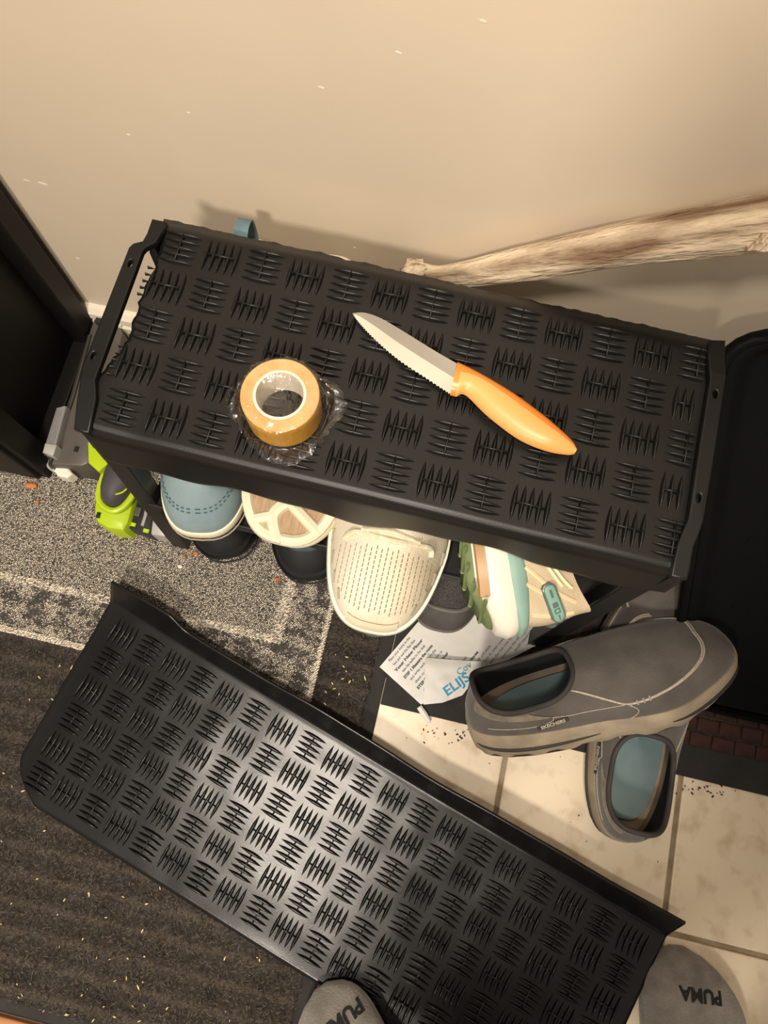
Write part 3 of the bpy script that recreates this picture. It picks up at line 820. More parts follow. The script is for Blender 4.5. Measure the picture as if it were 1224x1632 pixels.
slip_on('slip_on_shoe', 'grey suede slip on shoe tipped on its side, lying across its mate', P(1136, 1072, .078), P(756, 1182, .055), .300, .116, math.radians(41), -1)
slip_on('slip_on_shoe', 'grey suede slip on shoe standing on the tiles, toe hidden under its mate', P(1008, 1085, .012), P(972, 1330, .012), .285, .112, math.radians(-3), 1)
slip_on('slip_on_shoe', 'grey slip on shoe half hidden between the rack leg and the black tray', P(1040, 1000, .01), P(1000, 760, .01), .27, .10, 0, 1)

# --- blue-grey sneaker on lower shelf (toe showing)
def toe_uv(s, arcs, r, m, root, name='stitching', dash=0):
    for a in arcs: s.line(root, m, a, r, name=name, dash=dash)
tz = TZ+.001
e = place_shoe('blue_grey_sneaker', 'blue grey leather sneaker with white sole, leftmost on the lower shelf', 'shoe', P(327, 860, tz+.004), P(336, 760, tz+.004), .26, 0)
s = Shoe(.26, .098, sole=.016, toe_h=.030, op=(.34, .24), ow=.26, z=(.08, .06, .085), sq=.8, spring=.004, wid=(.8, .8, 1.0, 1.12))
s.upper(e, M['blueupper'], M['lining']); s.soles(e, M['ivory'], flare=1.05, rise=.006); 
mbp = MB()
mbp.tube([s.base(i/60-.25, 1.065, s.base(i/60-.25).z*.55) for i in range(31)], .0008, 5); mbp.build('foxing_line', M['tansole'], e, smooth=True)
for dv in (0, .03):
    s.line(e, M['bluethread'], uvpath([(-.22, .66+dv), (-.17, .47+dv), (-.10, .355+dv), (0, .315+dv), (.10, .355+dv), (.17, .47+dv), (.22, .66+dv)], 16), .0007, name='toe_stitching', dash=1)

# --- ivory sneaker lying upside down, sole up
e = place_shoe('ivory_sneaker', 'ivory sneaker lying sole up beside the blue grey one, tan pads between its ridges', 'shoe', P(447, 868, tz+.055), P(470, 760, tz+.075), .26, 0)
e.matrix_world = e.matrix_world @ Matrix.Rotation(math.pi, 4, 'X')
s = Shoe(.26, .112, sole=.018, toe_h=.026, op=(.34, .24), ow=.22, z=(.068, .05, .066), spring=.0, wid=(.8, .8, 1.0, 1.12))
s.upper(e, M['mesh'], M['lining'])
s.soles(e, M['ivory'], flare=1.04, rise=.004, prof=[(.0, .93), (.1, .98), (.3, 1.03), (.8, 1.04), (1, 1.0)])
# tan pad areas and raised ivory ribs on the outsole (local z < 0 is up)
def outs(px_list, z0, z1, m, name):
    mb = MB(); mb.slab([(a, b) for a, b in px_list], z0, z1); return mb.build(name, m, e)
L_ = .26
v_ = [s.base(i/48, .86, -.0008) for i in range(48)]; v2 = [s.base(i/48, .86, .002) for i in range(48)]
mb = MB(); mb.loft([v2, v_]); mb.build('tan_pad', M['tanpad'], e)
def ridge(pts, r):
    mb = MB(); p3 = smoothpoly([Vector((x, y, -.0006)) for x, y in pts], 8, False); mb.tube(p3, r*1.35, 8); mb.build('sole_ridge', M['ivory'], e, smooth=True)
n = 60; ring = [s.base(.5+(i/n-.5), .90, -.0008) for i in range(n)]
mb = MB(); mb.tube([s.base(i/60, .90, -.0008) for i in range(61)], .0055, 8); mb.build('sole_ridge', M['ivory'], e, smooth=True)
ridge([(L_*.985, .004), (L_*.90, .012), (L_*.84, .000), (L_*.80, -.020), (L_*.70, -.034), (L_*.60, -.036)], .0048)
ridge([(L_*.80, -.020), (L_*.74, -.006), (L_*.73, .018), (L_*.78, .042)], .0052)
ridge([(L_*.90, .012), (L_*.93, .030)], .004); ridge([(L_*.84, .0), (L_*.93, -.034)], .0045)

# --- black shoes on the floor
def black_shoe(label, toe, heel, strap):
    e = place_shoe('black_shoe', label, 'shoe', toe, heel, .26, 0)
    s = Shoe(.26, .092, sole=.024, toe_h=.034, op=(.34, .24), ow=.26, z=(.08, .06, .085), spring=.006, wid=(.8, .8, 1.0, 1.12))
    s.upper(e, M['blackupper'], M['lining']); s.soles(e, M['blacklea'], flare=1.07, rise=.014)
    mb = MB(); mb.tube([s.base(i/60-.25, 1.09, s.base(i/60-.25).z*.5) for i in range(31)], .0012, 5); mb.build('sole_line', M['darkplastic'], e, smooth=True)
    mb = MB(); mb.tube([s.base(i/60-.25, 1.085, s.base(i/60-.25).z+.008) for i in range(31)], .0022, 6); mb.build('sole_line', M['blacklea'], e, smooth=True)
    if strap:
        def st(u, v): uu, vv = lerp(-.09, .10, u), lerp(.42, .62, v); return s.S(uu, vv)+s.N(uu, vv)*.002
        grid('toe_strap', st, 14, 8, M['strap'], e, thick=.002)
black_shoe('black rubber toed shoe on the rug below the blue grey sneaker', P(374, 893, .018), P(352, 780, .018), False)
black_shoe('black rubber toed shoe with a teal grey strap, below the ivory sneaker', P(497, 928, .012), P(492, 800, .012), True)

# --- cream mesh running shoe, toe out
e = place_shoe('cream_mesh_sneaker', 'cream mesh running shoe with perforated toe, pointing out from the lower shelf middle', 'shoe', P(588, 1004, .212), P(622, 850, .222), .27, math.radians(3))
s = Shoe(.27, .112, sole=.028, toe_h=.034, op=(.30, .22), ow=.24, z=(.10, .07, .105), spring=.010, wid=(.84, .86, 1.04, 1.07))
s.upper(e, M['mesh'], M['lining']); s.soles(e, M['whitesole'], flare=1.07, rise=.005)
sx_min = .55
bvh_v = []; bvh_f = []
NU, NV = 96, 20
for j in range(NV+1):
    for i in range(NU): bvh_v.append(s.S(i/NU, j/NV))
for j in range(NV):
    for i in range(NU): k = (i+1) % NU; bvh_f.append((j*NU+i, j*NU+k, (j+1)*NU+k, (j+1)*NU+i))
bv = BVHTree.FromPolygons(bvh_v, bvh_f)
mb = MB()
for c in range(-9, 10):
    for r_ in range(13):
        x = s.L*(.735+.0158*r_+(.0085 if c % 2 else 0)); y = c*.0047
        if (x-s.L*.62)/(s.L*.34) > 1-.35*(abs(y)/.045)**2 or abs(y) > .020+.035*(x-s.L*.45)/(s.L*.3): continue
        hit = bv.ray_cast(Vector((x, y, .2)), Vector((0, 0, -1)))
        if hit[0] is None: continue
        h2 = bv.ray_cast(Vector((x+.0032, y, .2)), Vector((0, 0, -1)))
        if h2[0] is None: continue
        mb.tube([hit[0]+Vector((0, 0, -.0002)), h2[0]+Vector((0, 0, -.0002))], .00055, 4)
o = mb.build('perforation', M['perf'], e); o['kind'] = 'stuff'
for sg in (-1, 1):
    for k in range(4):
        u = sg*(.075+.030*k); s.line(e, M['greymark'], [(u, .20), (u+sg*.011, .26)], .0016, off=.0004, name='side_mark')
# toe bumper
def bump_(u, v): uu, vv = lerp(-.045, .045, u), lerp(.0, .20, v); return s.S(uu, vv)+s.N(uu, vv)*.0015
grid('toe_bumper', bump_, 16, 5, M['ivory'], e)
mb = MB(); pts = [bv.ray_cast(Vector((s.L*x, y, .2)), Vector((0, 0, -1)))[0] for x, y in [(.722, .040), (.700, .038), (.700, .030), (.712, .0), (.700, -.030), (.722, -.040)]]
mb.tube(smoothpoly([p+Vector((0, 0, .002)) for p in pts], 8, False), .0028, 8); mb.build('lace', M['lace'], e, smooth=True)
mb = MB(); pts = [bv.ray_cast(Vector((s.L*x, y, .2)), Vector((0, 0, -1)))[0] for x, y in [(.694, .026), (.686, .0), (.692, -.026)]]
mb.tube(smoothpoly([p+Vector((0, 0, .002)) for p in pts], 8, False), .0022, 8); mb.build('lace', M['lace'], e, smooth=True)
def tongue(u, v):
    x = s.L*lerp(.50, .572, u); y = lerp(-.022, .022, v); h = bv.ray_cast(Vector((x, y, .2)), Vector((0, 0, -1)))[0]
    if h is None: h = Vector((x, y, .09))
    return h+Vector((0, 0, .001))

# --- dark grey mesh shoes on the floor below it
def grey_shoe(label, toe, heel, W, grp=None):
    e = place_shoe('grey_mesh_shoe', label, 'shoe', toe, heel, .26, 0)
    s = Shoe(.26, W, sole=.020, toe_h=.030, op=(.34, .24), ow=.26, z=(.08, .06, .085), spring=.006, wid=(.8, .8, 1.0, 1.08))
    s.upper(e, M['greymesh'], M['lining']); s.soles(e, M['greysole'], flare=1.06, rise=.004)
    def cap(u, v): uu = lerp(-.17, .17, u); vv = lerp(0, .36-.5*abs(u-.5)**1.6, v); return s.S(uu, vv)+s.N(uu, vv)*.0016
    grid('toe_cap', cap, 34, 8, M['greytoe'], e)
    s.line(e, M['greysole'], uvpath([(-.17, .20), (-.10, .32), (-.04, .36), (0, .37), (.04, .36), (.10, .32), (.17, .20)]), .0022, off=.002, name='cap_edge')
grey_shoe('dark grey mesh shoe with grey toe cap, on the paper right of the cream sneaker', P(696, 1006, .012), P(722, 880, .012), .100)
grey_shoe('grey shoe almost hidden under the toe of the cream mesh sneaker', P(610, 1014, .012), P(575, 850, .012), .082)

# --- white running shoe on its side, heel toward the viewer, sole to the left
o_ = P(745, 985, TZ+.05)
fw = (P(728, 830, TZ+.05)-P(748, 1008, TZ+.05)); 
upv = (P(900, 925, TZ+.05)-P(760, 905, TZ+.05)); upv.z = .004
Ls = .27
e = empty('white_running_shoe', 'white running shoe with green tread and mint stripe, lying on its side on the shelf', 'shoe', mw=local_frame(P(750, 1006, TZ+.046), fw, upv))
s = Shoe(Ls, .100, sole=.036, toe_h=.035, op=(.25, .22), ow=.26, z=(.112, .094, .12), spring=.012, wid=(.92, .84, 1.06, .95), heel_th=.050)
s.upper(e, M['beige'], M['mesh'])
def layer(name, m, prof):
    mb = MB(); rings = []
    for k, sc_, dx in prof:
        ring = []
        for i in range(96):
            p = s.base(i/96, sc_); t = p.x/Ls; low = .020*sm(.7, 1, t)+.016*sm(.16, -.02, t); p.z = lerp(low, p.z, k); p.x -= dx*sm(.3, 0, t); ring.append(p)
        rings.append(ring)
    mb.loft(rings); mb.build(name, m, e, smooth=True, ang=60)
layer('outsole', M['greenout'], [(-.03, .88, 0), (.02, .97, 0), (.16, 1.02, .0)])
layer('midsole', M['whitesole'], [(.13, 1.01, .0), (.22, 1.06, .003), (.5, 1.10, .005), (.72, 1.08, .004), (.82, 1.05, .002)])
layer('mint_layer', M['mint'], [(.78, 1.06, .004), (.86, 1.075, .006), (1.0, 1.06, .004), (1.08, 1.0, 0)])
# tread grooves on the green outsole
for k in range(16):
    x = Ls*(.03+.06*k)
    for sg in (-1, 1):
        mb = MB(); w_ = s.W*.44; mb.tube([(x, sg*.004, -.0012+.02*sm(.7, 1, x/Ls)+.012*sm(.14, 0, x/Ls)), (x+.012, sg*w_, .0+.02*sm(.7, 1, x/Ls)+.014*sm(.14, 0, x/Ls))], .0022, 5); mb.build('tread_rib', M['greenout'], e, smooth=True)
mb = MB()
for sg in (1, -1):
    pl = [s.base(sg*lerp(.20, .40, i/12), 1.015) for i in range(13)]
    rings = [[Vector((p.x, p.y+sg*.0006, p.z*.16)), Vector((p.x, p.y+sg*.005, p.z*.19)), Vector((p.x, p.y+sg*.006, p.z*.36)), Vector((p.x, p.y+sg*.0005, p.z*.36))] for p in pl]
    mb.loft(rings)
mb.build('caramel_plate', M['caramel'], e, smooth=True)
for sg in (-1, 1):
    for uvs in ([(.30, .02), (.335, .30), (.37, .62)], [(.335, .02), (.30, .30)], [(.385, .02), (.40, .25), (.415, .50)], [(.36, .04), (.385, .34), (.40, .66), (.41, .80)], [(.445, .05), (.455, .4), (.46, .7)], [(.28, .02), (.325, .45), (.36, .85)], [(.26, .02), (.30, .3), (.33, .55)]):
        s.line(e, M['peach'], uvpath([(sg*a, b_) for a, b_ in uvs]), .0020, off=.0000, name='overlay_stripe')
# oval badge
for sg in (1, -1):
    u0, v0 = sg*.415, .36
    p = s.S(u0, v0); nrm = s.N(u0, v0); tg = (s.S(u0+sg*.03, v0+.10)-s.S(u0-sg*.03, v0-.02)).normalized(); tg = (tg-tg.dot(nrm)*nrm).normalized()
    tg = Vector((-.94, 0, .34)); tg = (tg-tg.dot(nrm)*nrm).normalized()
    mw = Matrix((tg, nrm.cross(tg), nrm)).transposed().to_4x4(); mw.translation = p
    def oval(a, b_, z0, z1, m, nm):
        mb = MB(); pts = []
        for k in range(28):
            q = 2*math.pi*k/28; x = b_*math.cos(q)+(a-b_)*(1 if math.cos(q) > 0 else -1); pts.append((x, b_*math.sin(q)))
        mb.loft([[mw @ Vector((x*kk, y*kk, z)) for x, y in pts] for z, kk in ((z0, 1), (z1-.0006, 1), (z1, .93))]); return mb.build(nm, m, e, smooth=True, ang=40)
    bd_ = oval(.0200, .0068, -.002, .0030, M['badge'], 'badge')
    oval(.0182, .0052, .002, .0036, M['badgein'], 'badge_face')
    mb = MB()
    mb.box((-.010, 0, .0036), (.008, .0022, .0008), mw); mb.box((.0015, 0, .0036), (.005, .0050, .0008), mw)
    mb.box((.0075, .0022, .0036), (.0045, .001, .0008), mw); mb.box((.0075, -.0022, .0036), (.0045, .001, .0008), mw); mb.box((.0057, 0, .0036), (.001, .0044, .0008), mw); mb.box((.0095, 0, .0036), (.001, .0044, .0008), mw)
    mb.box((.0142, 0, .0036), (.005, .0012, .0008), mw); mb.build('badge_mark', M['badge'], e)

# --- upright shoes behind the rack: only heel tab and rim show
def behind(name, label, px, py, z, m, tab):
    top = PY(px, py, .400); z = top.z
    e = empty(name, label, 'shoe', mw=local_frame((top.x, top.y-.0, z), (0.03, -.06, -1), (.02, -1, .06)))
    s = Shoe(.25, .085, sole=.016, toe_h=.03, op=(.34, .24), ow=.26, z=(.045, .04, .05), spring=.004)
    s.upper(e, m, M['lining']); s.soles(e, M['ivory'], flare=1.04, rise=.004); 
    if tab:
        mb = MB(); pts = [(.004, .0, .024), (-.012, .0, .028), (-.026, 0, .022), (-.031, 0, .012), (-.026, 0, .003), (-.008, 0, .001), (.004, 0, .002)]
        rings = [[Vector(p)+Vector((0, sy*.0065, 0))+Vector((0, 0, dz)) for sy, dz in ((-1, 0), (1, 0), (1, .002), (-1, .002))] for p in smoothpoly(pts, 5, False)]
        mb.loft(rings); mb.build('heel_loop', M['bluestrap'], e, smooth=True, ang=40)
behind('slate_blue_shoe', 'slate blue shoe behind the rack, only its heel loop showing', 402, 376, .362, M['bluestrap'], True)
behind('cream_shoe', 'cream shoe standing behind the rack, only its pale heel rim showing', 536, 404, .368, M['ivory'], False)

# ---------------------------------------------------------------- driftwood
lp = [PY(672, 434, .411), PY(715, 441, .410), PY(831, 421, .408), PY(990, 391, .407), PY(1218, 356, .405)]
dlast = (lp[-1]-lp[-2]).normalized(); lp += [lp[-1]+dlast*.18, lp[-1]+dlast*.40]
rad = [.009, .0112, .0145, .0168, .0198, .021, .0205]
org = lp[0].copy()
ld = (lp[-1]-lp[0]).normalized(); lm = local_frame(org, ld, (0, 0, 1)); li = lm.inverted()
pts = smoothpoly([li @ p for p in lp], 14, False); rds = [q.x for q in smoothpoly([Vector((r, 0, 0)) for r in rad], 14, False)]
e = empty('driftwood_branch', 'pale weathered driftwood branch with a knobbly end, leaning on the wall right of the rack', 'branch', mw=lm)
mb = MB(); rings = []
NS = 40
for k, (p, r) in enumerate(zip(pts, rds)):
    t = (pts[min(k+1, len(pts)-1)]-pts[max(k-1, 0)]).normalized(); a = Vector((0, 0, 1)); a = (a-a.dot(t)*t).normalized(); b_ = t.cross(a)
    ring = []
    for j in range(NS):
        q = 2*math.pi*j/NS
        rr = r*(1+.07*noise3(p.x*9, math.cos(q)*2, math.sin(q)*2)+.05*noise3(p.x*30, math.cos(q)*5, math.sin(q)*5)+.025*noise3(p.x*70, math.cos(q)*14, 5+math.sin(q)*14))
        if k == 0: rr *= .55
        ring.append(p+rr*(math.cos(q)*a+math.sin(q)*b_))
    rings.append(ring)
mb.loft(rings); mb.build('stem', M['drift'], e, smooth=True, ang=180)
mb = MB(); kc = Vector((-.004, -.004, .004)); rings = []
for k in range(1, 12):
    th1 = math.pi*k/12
    rings.append([kc+Vector((math.cos(th1), math.sin(th1)*math.cos(q), math.sin(th1)*math.sin(q)))*(.0125*(1+.45*noise3(math.cos(th1)*2.2, math.cos(q)*2, math.sin(q)*2+4)+.2*noise3(math.cos(th1)*6, math.cos(q)*5, math.sin(q)*5))) for q in [2*math.pi*j/20 for j in range(20)]])
mb.loft(rings); mb.build('knob', M['drift'], e, smooth=True, ang=180)
mb = MB(); sp_ = li @ PY(1205, 392, .385); mb.tube([sp_+Vector((0, 0, .006)), sp_+Vector((.006, 0, -.002)), sp_+Vector((.016, .0, -.003))], [.008, .005, .002], 7); mb.build('twig_stub', M['drift'], e, smooth=True)

# ---------------------------------------------------------------- black tray at right
tray = empty('boot_tray', 'large black ribbed boot tray with a rolled rim, leaning on the wall at far right', 'tray')
BL_, BR_, TR_, TL_ = Vector((.338, .130, .002)), Vector((.93, .136, .004)), Vector((.86, .400, .385)), Vector((.218, .400, .372))
def tr_pt(u, v, h=0):
    a = BL_.lerp(BR_, u); c = TL_.lerp(TR_, u); p = a.lerp(c, v)
    n = (BR_-BL_).cross(TL_-BL_).normalized(); n = n if n.z > 0 else -n
    return p+n*h, n
def rr_outline(n, inset=0, rad=.09):
    out = []
    W_, H_ = .57, .44
    cs = [(1-rad*1.0, rad), (1-rad, 1-rad), (rad, 1-rad), (rad, rad)]
    for c, (cu_, cv_) in enumerate(cs):
        for k in range(n+1):
            q = math.radians(-90+c*90+90*k/n); out.append((cu_+(rad-inset)*math.cos(q), cv_+(rad-inset)*1.0*math.sin(q)))
    return out
mb = MB(); rings = []
for ins, h in [(.0, .022), (-.004, .026), (-.014, .026), (-.018, .022), (-.016, .014), (.0, .016), (.008, .018), (.014, .016), (.030, .004), (.045, 0.0)]:
    rings.append([tr_pt(u, v, h)[0] for u, v in rr_outline(7, ins)])
mb.loft(rings, caps=False); k = len(rings)-1; n_ = len(rings[0])
mb.f.append(tuple(k*n_+j for j in range(n_)))
o = mb.build('tray_body', M['tray'], tray, smooth=True, ang=60)
so = o.modifiers.new('s', 'SOLIDIFY'); so.thickness = .002
tme = cell_mesh('tread_block', .05, False, M['tray'], idx=[1, 3], bar=False, Hh=.002, Wf=.06, Lf=.45)
for r in range(9):
    for c in range(12):
        u = .10+c*.075+(r % 2)*.035; v = .12+r*.098
        if u > .62: continue
        p, n = tr_pt(u, v, .0005); p2, _ = tr_pt(u+.01, v, .0005); p3, _ = tr_pt(u, v+.01, .0005)
        place_cell(tme, tray, p, p2-p, p3-p, 'tread_rib')

# ---------------------------------------------------------------- cabinet at left
cab = empty('dark_cabinet', 'tall dark brown black cabinet standing at the left edge beside the rug', 'cabinet')
b = MB(); b.box((-.745, .315, .75), (.47, .195, 1.46)); b.build('carcass', M['cabinet'], cab, bevel=.003)
b = MB(); b.box((-.500, .405, .75), (.030, .028, 1.5)); b.build('rear_post', M['cabinet'], cab, bevel=.002)
b = MB(); b.box((-.503, .224, .75), (.026, .032, 1.5)); b.build('front_post', M['cabinet'], cab, bevel=.002)
b = MB(); b.box((-.745, .208, .75), (.49, .012, 1.47)); b.build('door', M['cabinet'], cab, bevel=.002)
for z in (.02, 1.46):
    b = MB(); b.box((-.502, .315, z), (.024, .16, .04)); b.build('side_rail', M['cabinet'], cab, bevel=.002)

# ---------------------------------------------------------------- grey vacuum head between cabinet and rack
VZ = .060
vh = empty('vacuum_head', 'grey brown plastic vacuum floor head with clear side channel, between cabinet and rack', 'vacuum head')
def pxy(pts, z): return [(P(x, y, z).x, P(x, y, z).y) for x, y in pts]
mb = MB(); mb.slab(pxy([(80, 740), (78, 728), (110, 640), (141, 530), (152, 497), (166, 500), (186, 512), (196, 530), (186, 575), (160, 660), (146, 715), (141, 738), (130, 743)], VZ), .012, VZ, .004); mb.build('housing', M['vac'], vh, smooth=True)
mb = MB(); mb.slab(pxy([(78, 742), (76, 728), (112, 628), (139, 533), (145, 533), (118, 632), (84, 730)], VZ+.004), .012, VZ+.004, .002); mb.build('housing_rim', M['vacdark'], vh, smooth=True)
mb = MB(); mb.slab(pxy([(150, 512), (154, 497), (172, 504), (168, 520)], VZ+.01), .012, VZ+.010, .003); mb.build('rear_block', M['vacdark'], vh, smooth=True)
mb = MB(); mb.slab(pxy([(68, 722), (90, 650), (107, 648), (86, 728)], VZ+.012), VZ-.012, VZ+.014, .003); mb.build('clear_channel', M['clear'], vh, smooth=True)
mb = MB(); mb.slab(pxy([(69, 722), (73, 707), (92, 710), (86, 728)], VZ+.013), VZ-.010, VZ+.016, .002); mb.build('clear_cap', M['silver'], vh, smooth=True)
p = P(101, 752, .042); mb = MB()
hx = [(p.x+.0135*math.cos(math.radians(13+60*k))*1.05, p.y+.0085*math.sin(math.radians(60*k))) for k in range(6)]
mb.slab(hx, .026, .046, .003); mb.build('white_knob', M['whiteplastic'], vh)
q = P(102, 740, .05); mb = MB(); mb.tube([(q.x, q.y+.006, .045), (p.x, p.y, .038)], .006, 10); mb.build('knob_stem', M['whiteplastic'], vh, smooth=True)
q = P(189, 514, VZ+.004); mb = MB(); mb.tube([(q.x, q.y, VZ-.004), (q.x, q.y, VZ+.004)], .005, 12); mb.build('screw_cap', M['whiteplastic'], vh, smooth=True)
q = P(122, 716, VZ); mb = MB(); mb.box((q.x, q.y, VZ-.001), (.0055, .007, .004)); mb.build('slot', M['print'], vh)
mb = MB(); hk = [P(x, y, .03) for x, y in [(86, 726), (76, 735), (78, 745), (90, 752), (110, 754)]]; mb.tube(smoothpoly(hk, 6, False), .0016, 6); mb.build('wire_loop', M['silver'], vh, smooth=True)
mb = MB(); mb.slab(pxy([(138, 742), (146, 712), (168, 735), (160, 765), (140, 760)], .015), .0098, .015, .001); mb.build('lower_flap', M['vacdark'], vh)

# ---------------------------------------------------------------- lime cordless tool
tl = empty('cordless_tool', 'lime green and charcoal cordless power tool with battery, on the rug under the rack corner', 'power tool')
b0 = .010
mb = MB(); mb.slab([Vector(p) for p in pxy([(158, 752), (154, 766), (150, 788), (148, 808), (148, 822), (154, 833), (171, 843), (196, 846), (205, 833), (212, 806), (220, 776), (224, 745), (205, 720), (186, 724)], .052)], b0, .052, .008); mb.build('body', M['lime'], tl, smooth=True, ang=30)
mb = MB(); mb.slab(pxy([(139, 704), (140, 737), (157, 752), (166, 744), (175, 737), (152, 712)], .075), b0, .075, .003); mb.build('front_arm', M['lime'], tl, smooth=True, ang=30)
# lime bezel round the grip
bez = smoothpoly([P(x, y, .060) for x, y in [(174, 738), (163, 765), (157, 790), (164, 806), (180, 814), (196, 808), (211, 790), (219, 770)]], 6, False)
mb = MB(); mb.tube(bez, .0042, 8); mb.build('bezel', M['lime'], tl, smooth=True)
# charcoal grip dome
gp = smoothpoly([P(x, y, .062) for x, y in [(176, 738), (166, 765), (162, 786), (167, 801), (179, 808), (193, 803), (209, 786), (220, 765), (216, 735), (195, 722)]], 5)
gc = sum(gp, Vector())/len(gp); mb = MB(); rings = []
for k, h in ((1, -.012), (1, 0), (.96, .007), (.86, .013), (.66, .018), (.4, .021), (.12, .022)): rings.append([Vector((gc.x+(p.x-gc.x)*k, gc.y+(p.y-gc.y)*k, p.z+h)) for p in gp])
mb.loft(rings); mb.build('grip', M['gripgrey'], tl, smooth=True, ang=60)
ar = smoothpoly([P(x, y, .078) for x, y in [(169, 762), (172, 778), (182, 787), (194, 785), (202, 779)]], 6, False)
mb = MB(); mb.tube(ar, .0011, 6); mb.build('grip_line', M['lime'], tl, smooth=True)
q = P(157, 821, .052); mb = MB(); mb.box((q.x, q.y, .050), (.005, .007, .006)); mb.build('strap_hole', M['print'], tl)
bat = MB(); bat.slab(pxy([(203, 841), (219, 785), (236, 788), (246, 800), (240, 852)], .042), b0, .042, .003); bo = bat.build('battery', M['darkplastic'], tl, smooth=True)
bat = MB(); bat.slab(pxy([(238, 851), (244, 812), (252, 808), (273, 836), (263, 856)], .040), b0, .040, .004); bat.build('battery_label', M['silver'], tl, smooth=True)
mb = MB(); st_ = [P(x, y, .044) for x, y in [(229, 796), (235, 806), (232, 822), (227, 838)]]; mb.tube(st_, .0022, 6); mb.build('silver_strip', M['silver'], tl, smooth=True)
for x, y in ((212, 836), (233, 846)):
    q = P(x, y, .043); mb = MB(); mb.box((q.x, q.y, .0425), (.007, .0045, .0025)); mb.build('lime_latch', M['lime'], tl)
q = P(219, 815, .046); mb = MB(); mb.box((q.x, q.y, .044), (.008, .012, .005)); mb.build('release_button', M['vac'], tl, bevel=.0015)

# ---------------------------------------------------------------- leaflet
pl = empty('printed_leaflet', 'crumpled white printed leaflet with a folded corner of blue lettering, under the shoes', 'paper')
PQ = [P(605, 1063, .008), P(671, 1123, .008), P(890, 1030, .008), P(860, 965, .008), P(700, 950, .008)]
pA, pB, pC, pD = P(605, 1063, .007), P(671, 1123, .007), P(905, 1003, .007), P(722, 926, .007)
def pap(u, v):
    p = pA.lerp(pB, v).lerp(pD.lerp(pC, v), u)
    p = p.copy(); p.z = .0075+.0025*abs(noise3(u*4, v*3, 2))+.0012*abs(noise3(u*11, v*9, 5)); return p
pg = grid('sheet', pap, 40, 26, M['paper'], pl)
bvp = BVHTree.FromPolygons([pap(i/40, j/26) for j in range(27) for i in range(41)], [(j*41+i, j*41+i+1, (j+1)*41+i+1, (j+1)*41+i) for j in range(26) for i in range(40)])
def pconf(co, z):
    h = bvp.ray_cast(Vector((co.x, co.y, .1)), Vector((0, 0, -1)))[0]
    return Vector((co.x, co.y, (h.z if h else .0085)+.0005+z))
dirt = (P(651, 1009, .007)-P(605, 1063, .007)).normalized()   # text runs this way, up and right
perp = Vector((dirt.y, -dirt.x, 0))
lines = ['Place your items in the', 'box and seal the flap then', 'Your New Floor', 'take the leaflet to the desk', 'STEP 1 Measure the room', 'and write each size on the', 'sheet so that the order is', 'STEP 2 Choose a colour', 'clean the surface and wait', 'until it has dried before', 'you press each piece down', 'STEP 3 Fit the pieces', 'start at the wall and work', 'to the door in even rows', 'trim the last row to fit', 'and keep the offcuts for', 'small repairs later on', 'store in a dry place away', 'from heat and sunlight', 'please read all the notes']
lines = [l for l in lines]
for k, tx in enumerate(lines):
    dd = .0045+.0068*k; Bp = (pB-pA).dot(perp); Cp = (pC-pA).dot(perp)
    st0 = pA.lerp(pB, dd/Bp) if dd < Bp else pB.lerp(pC, min(1, (dd-Bp)/(Cp-Bp)))
    if dd > Cp-.004: break
    st0 = st0+dirt*.005
    Wd = .050+.0022*k if k < 6 else .066
    bold = tx.startswith('STEP') or k == 2
    c = st0+dirt*(Wd/2+.002)
    # keep a line on the sheet
    d = c-pA
    mw = Matrix((dirt, -perp, Vector((0, 0, 1)))).transposed().to_4x4(); mw.translation = c
    text_obj('printed_line', tx, .0049, M['ink'], mw, pl, sx=Wd/(.0049*.52*len(tx)), thick=.0001, bold=.00022 if bold else 0.0, conform=pconf)
# folded corner on top
ff = [P(678, 1048, .016), P(777, 1055, .013), P(760, 1090, .012), P(737, 1108, .011), P(675, 1123, .011), P(668, 1100, .013)]
def fold(u, v):
    a = ff[5].lerp(ff[0], v) if v < 1 else ff[0]
    bot = [ff[4], P(705, 1120, .011), ff[3]]; top_ = [ff[0], P(728, 1052, .015), ff[1]]
    b1 = bot[0].lerp(bot[1], u*2) if u < .5 else bot[1].lerp(bot[2], u*2-1); t1 = top_[0].lerp(top_[1], u*2) if u < .5 else top_[1].lerp(top_[2], u*2-1)
    p = b1.lerp(t1, v); p.z += .0035*abs(noise3(u*3+1, v*3, 7))+.002*math.sin(math.pi*v); return p
grid('folded_corner', fold, 24, 18, M['paper'], pl)
fd = (P(757, 1070, .016)-P(704, 1108, .016)).normalized(); fp = Vector((fd.y, -fd.x, 0))
bvf = BVHTree.FromPolygons([fold(i/24, j/18) for j in range(19) for i in range(25)], [(j*25+i, j*25+i+1, (j+1)*25+i+1, (j+1)*25+i) for j in range(18) for i in range(24)])
def fconf(co, z):
    h = bvf.ray_cast(Vector((co.x, co.y, .1)), Vector((0, 0, -1)))[0]
    return Vector((co.x, co.y, (h.z if h else .014)+.0006+z))
mw = Matrix((fd, -fp, Vector((0, 0, 1)))).transposed().to_4x4(); mw.translation = P(728, 1091, .016)
text_obj('blue_lettering', 'ELIJS', .016, M['blueink'], mw, pl, sx=1.15, thick=.0001, bold=.0003, conform=fconf)
mw = mw.copy(); mw.translation = P(732, 1078, .016)
text_obj('blue_lettering', 'Cov', .011, M['blueink'], mw @ Matrix.Translation((.010, .004, 0)), pl, sx=1.1, thick=.0001, conform=fconf)

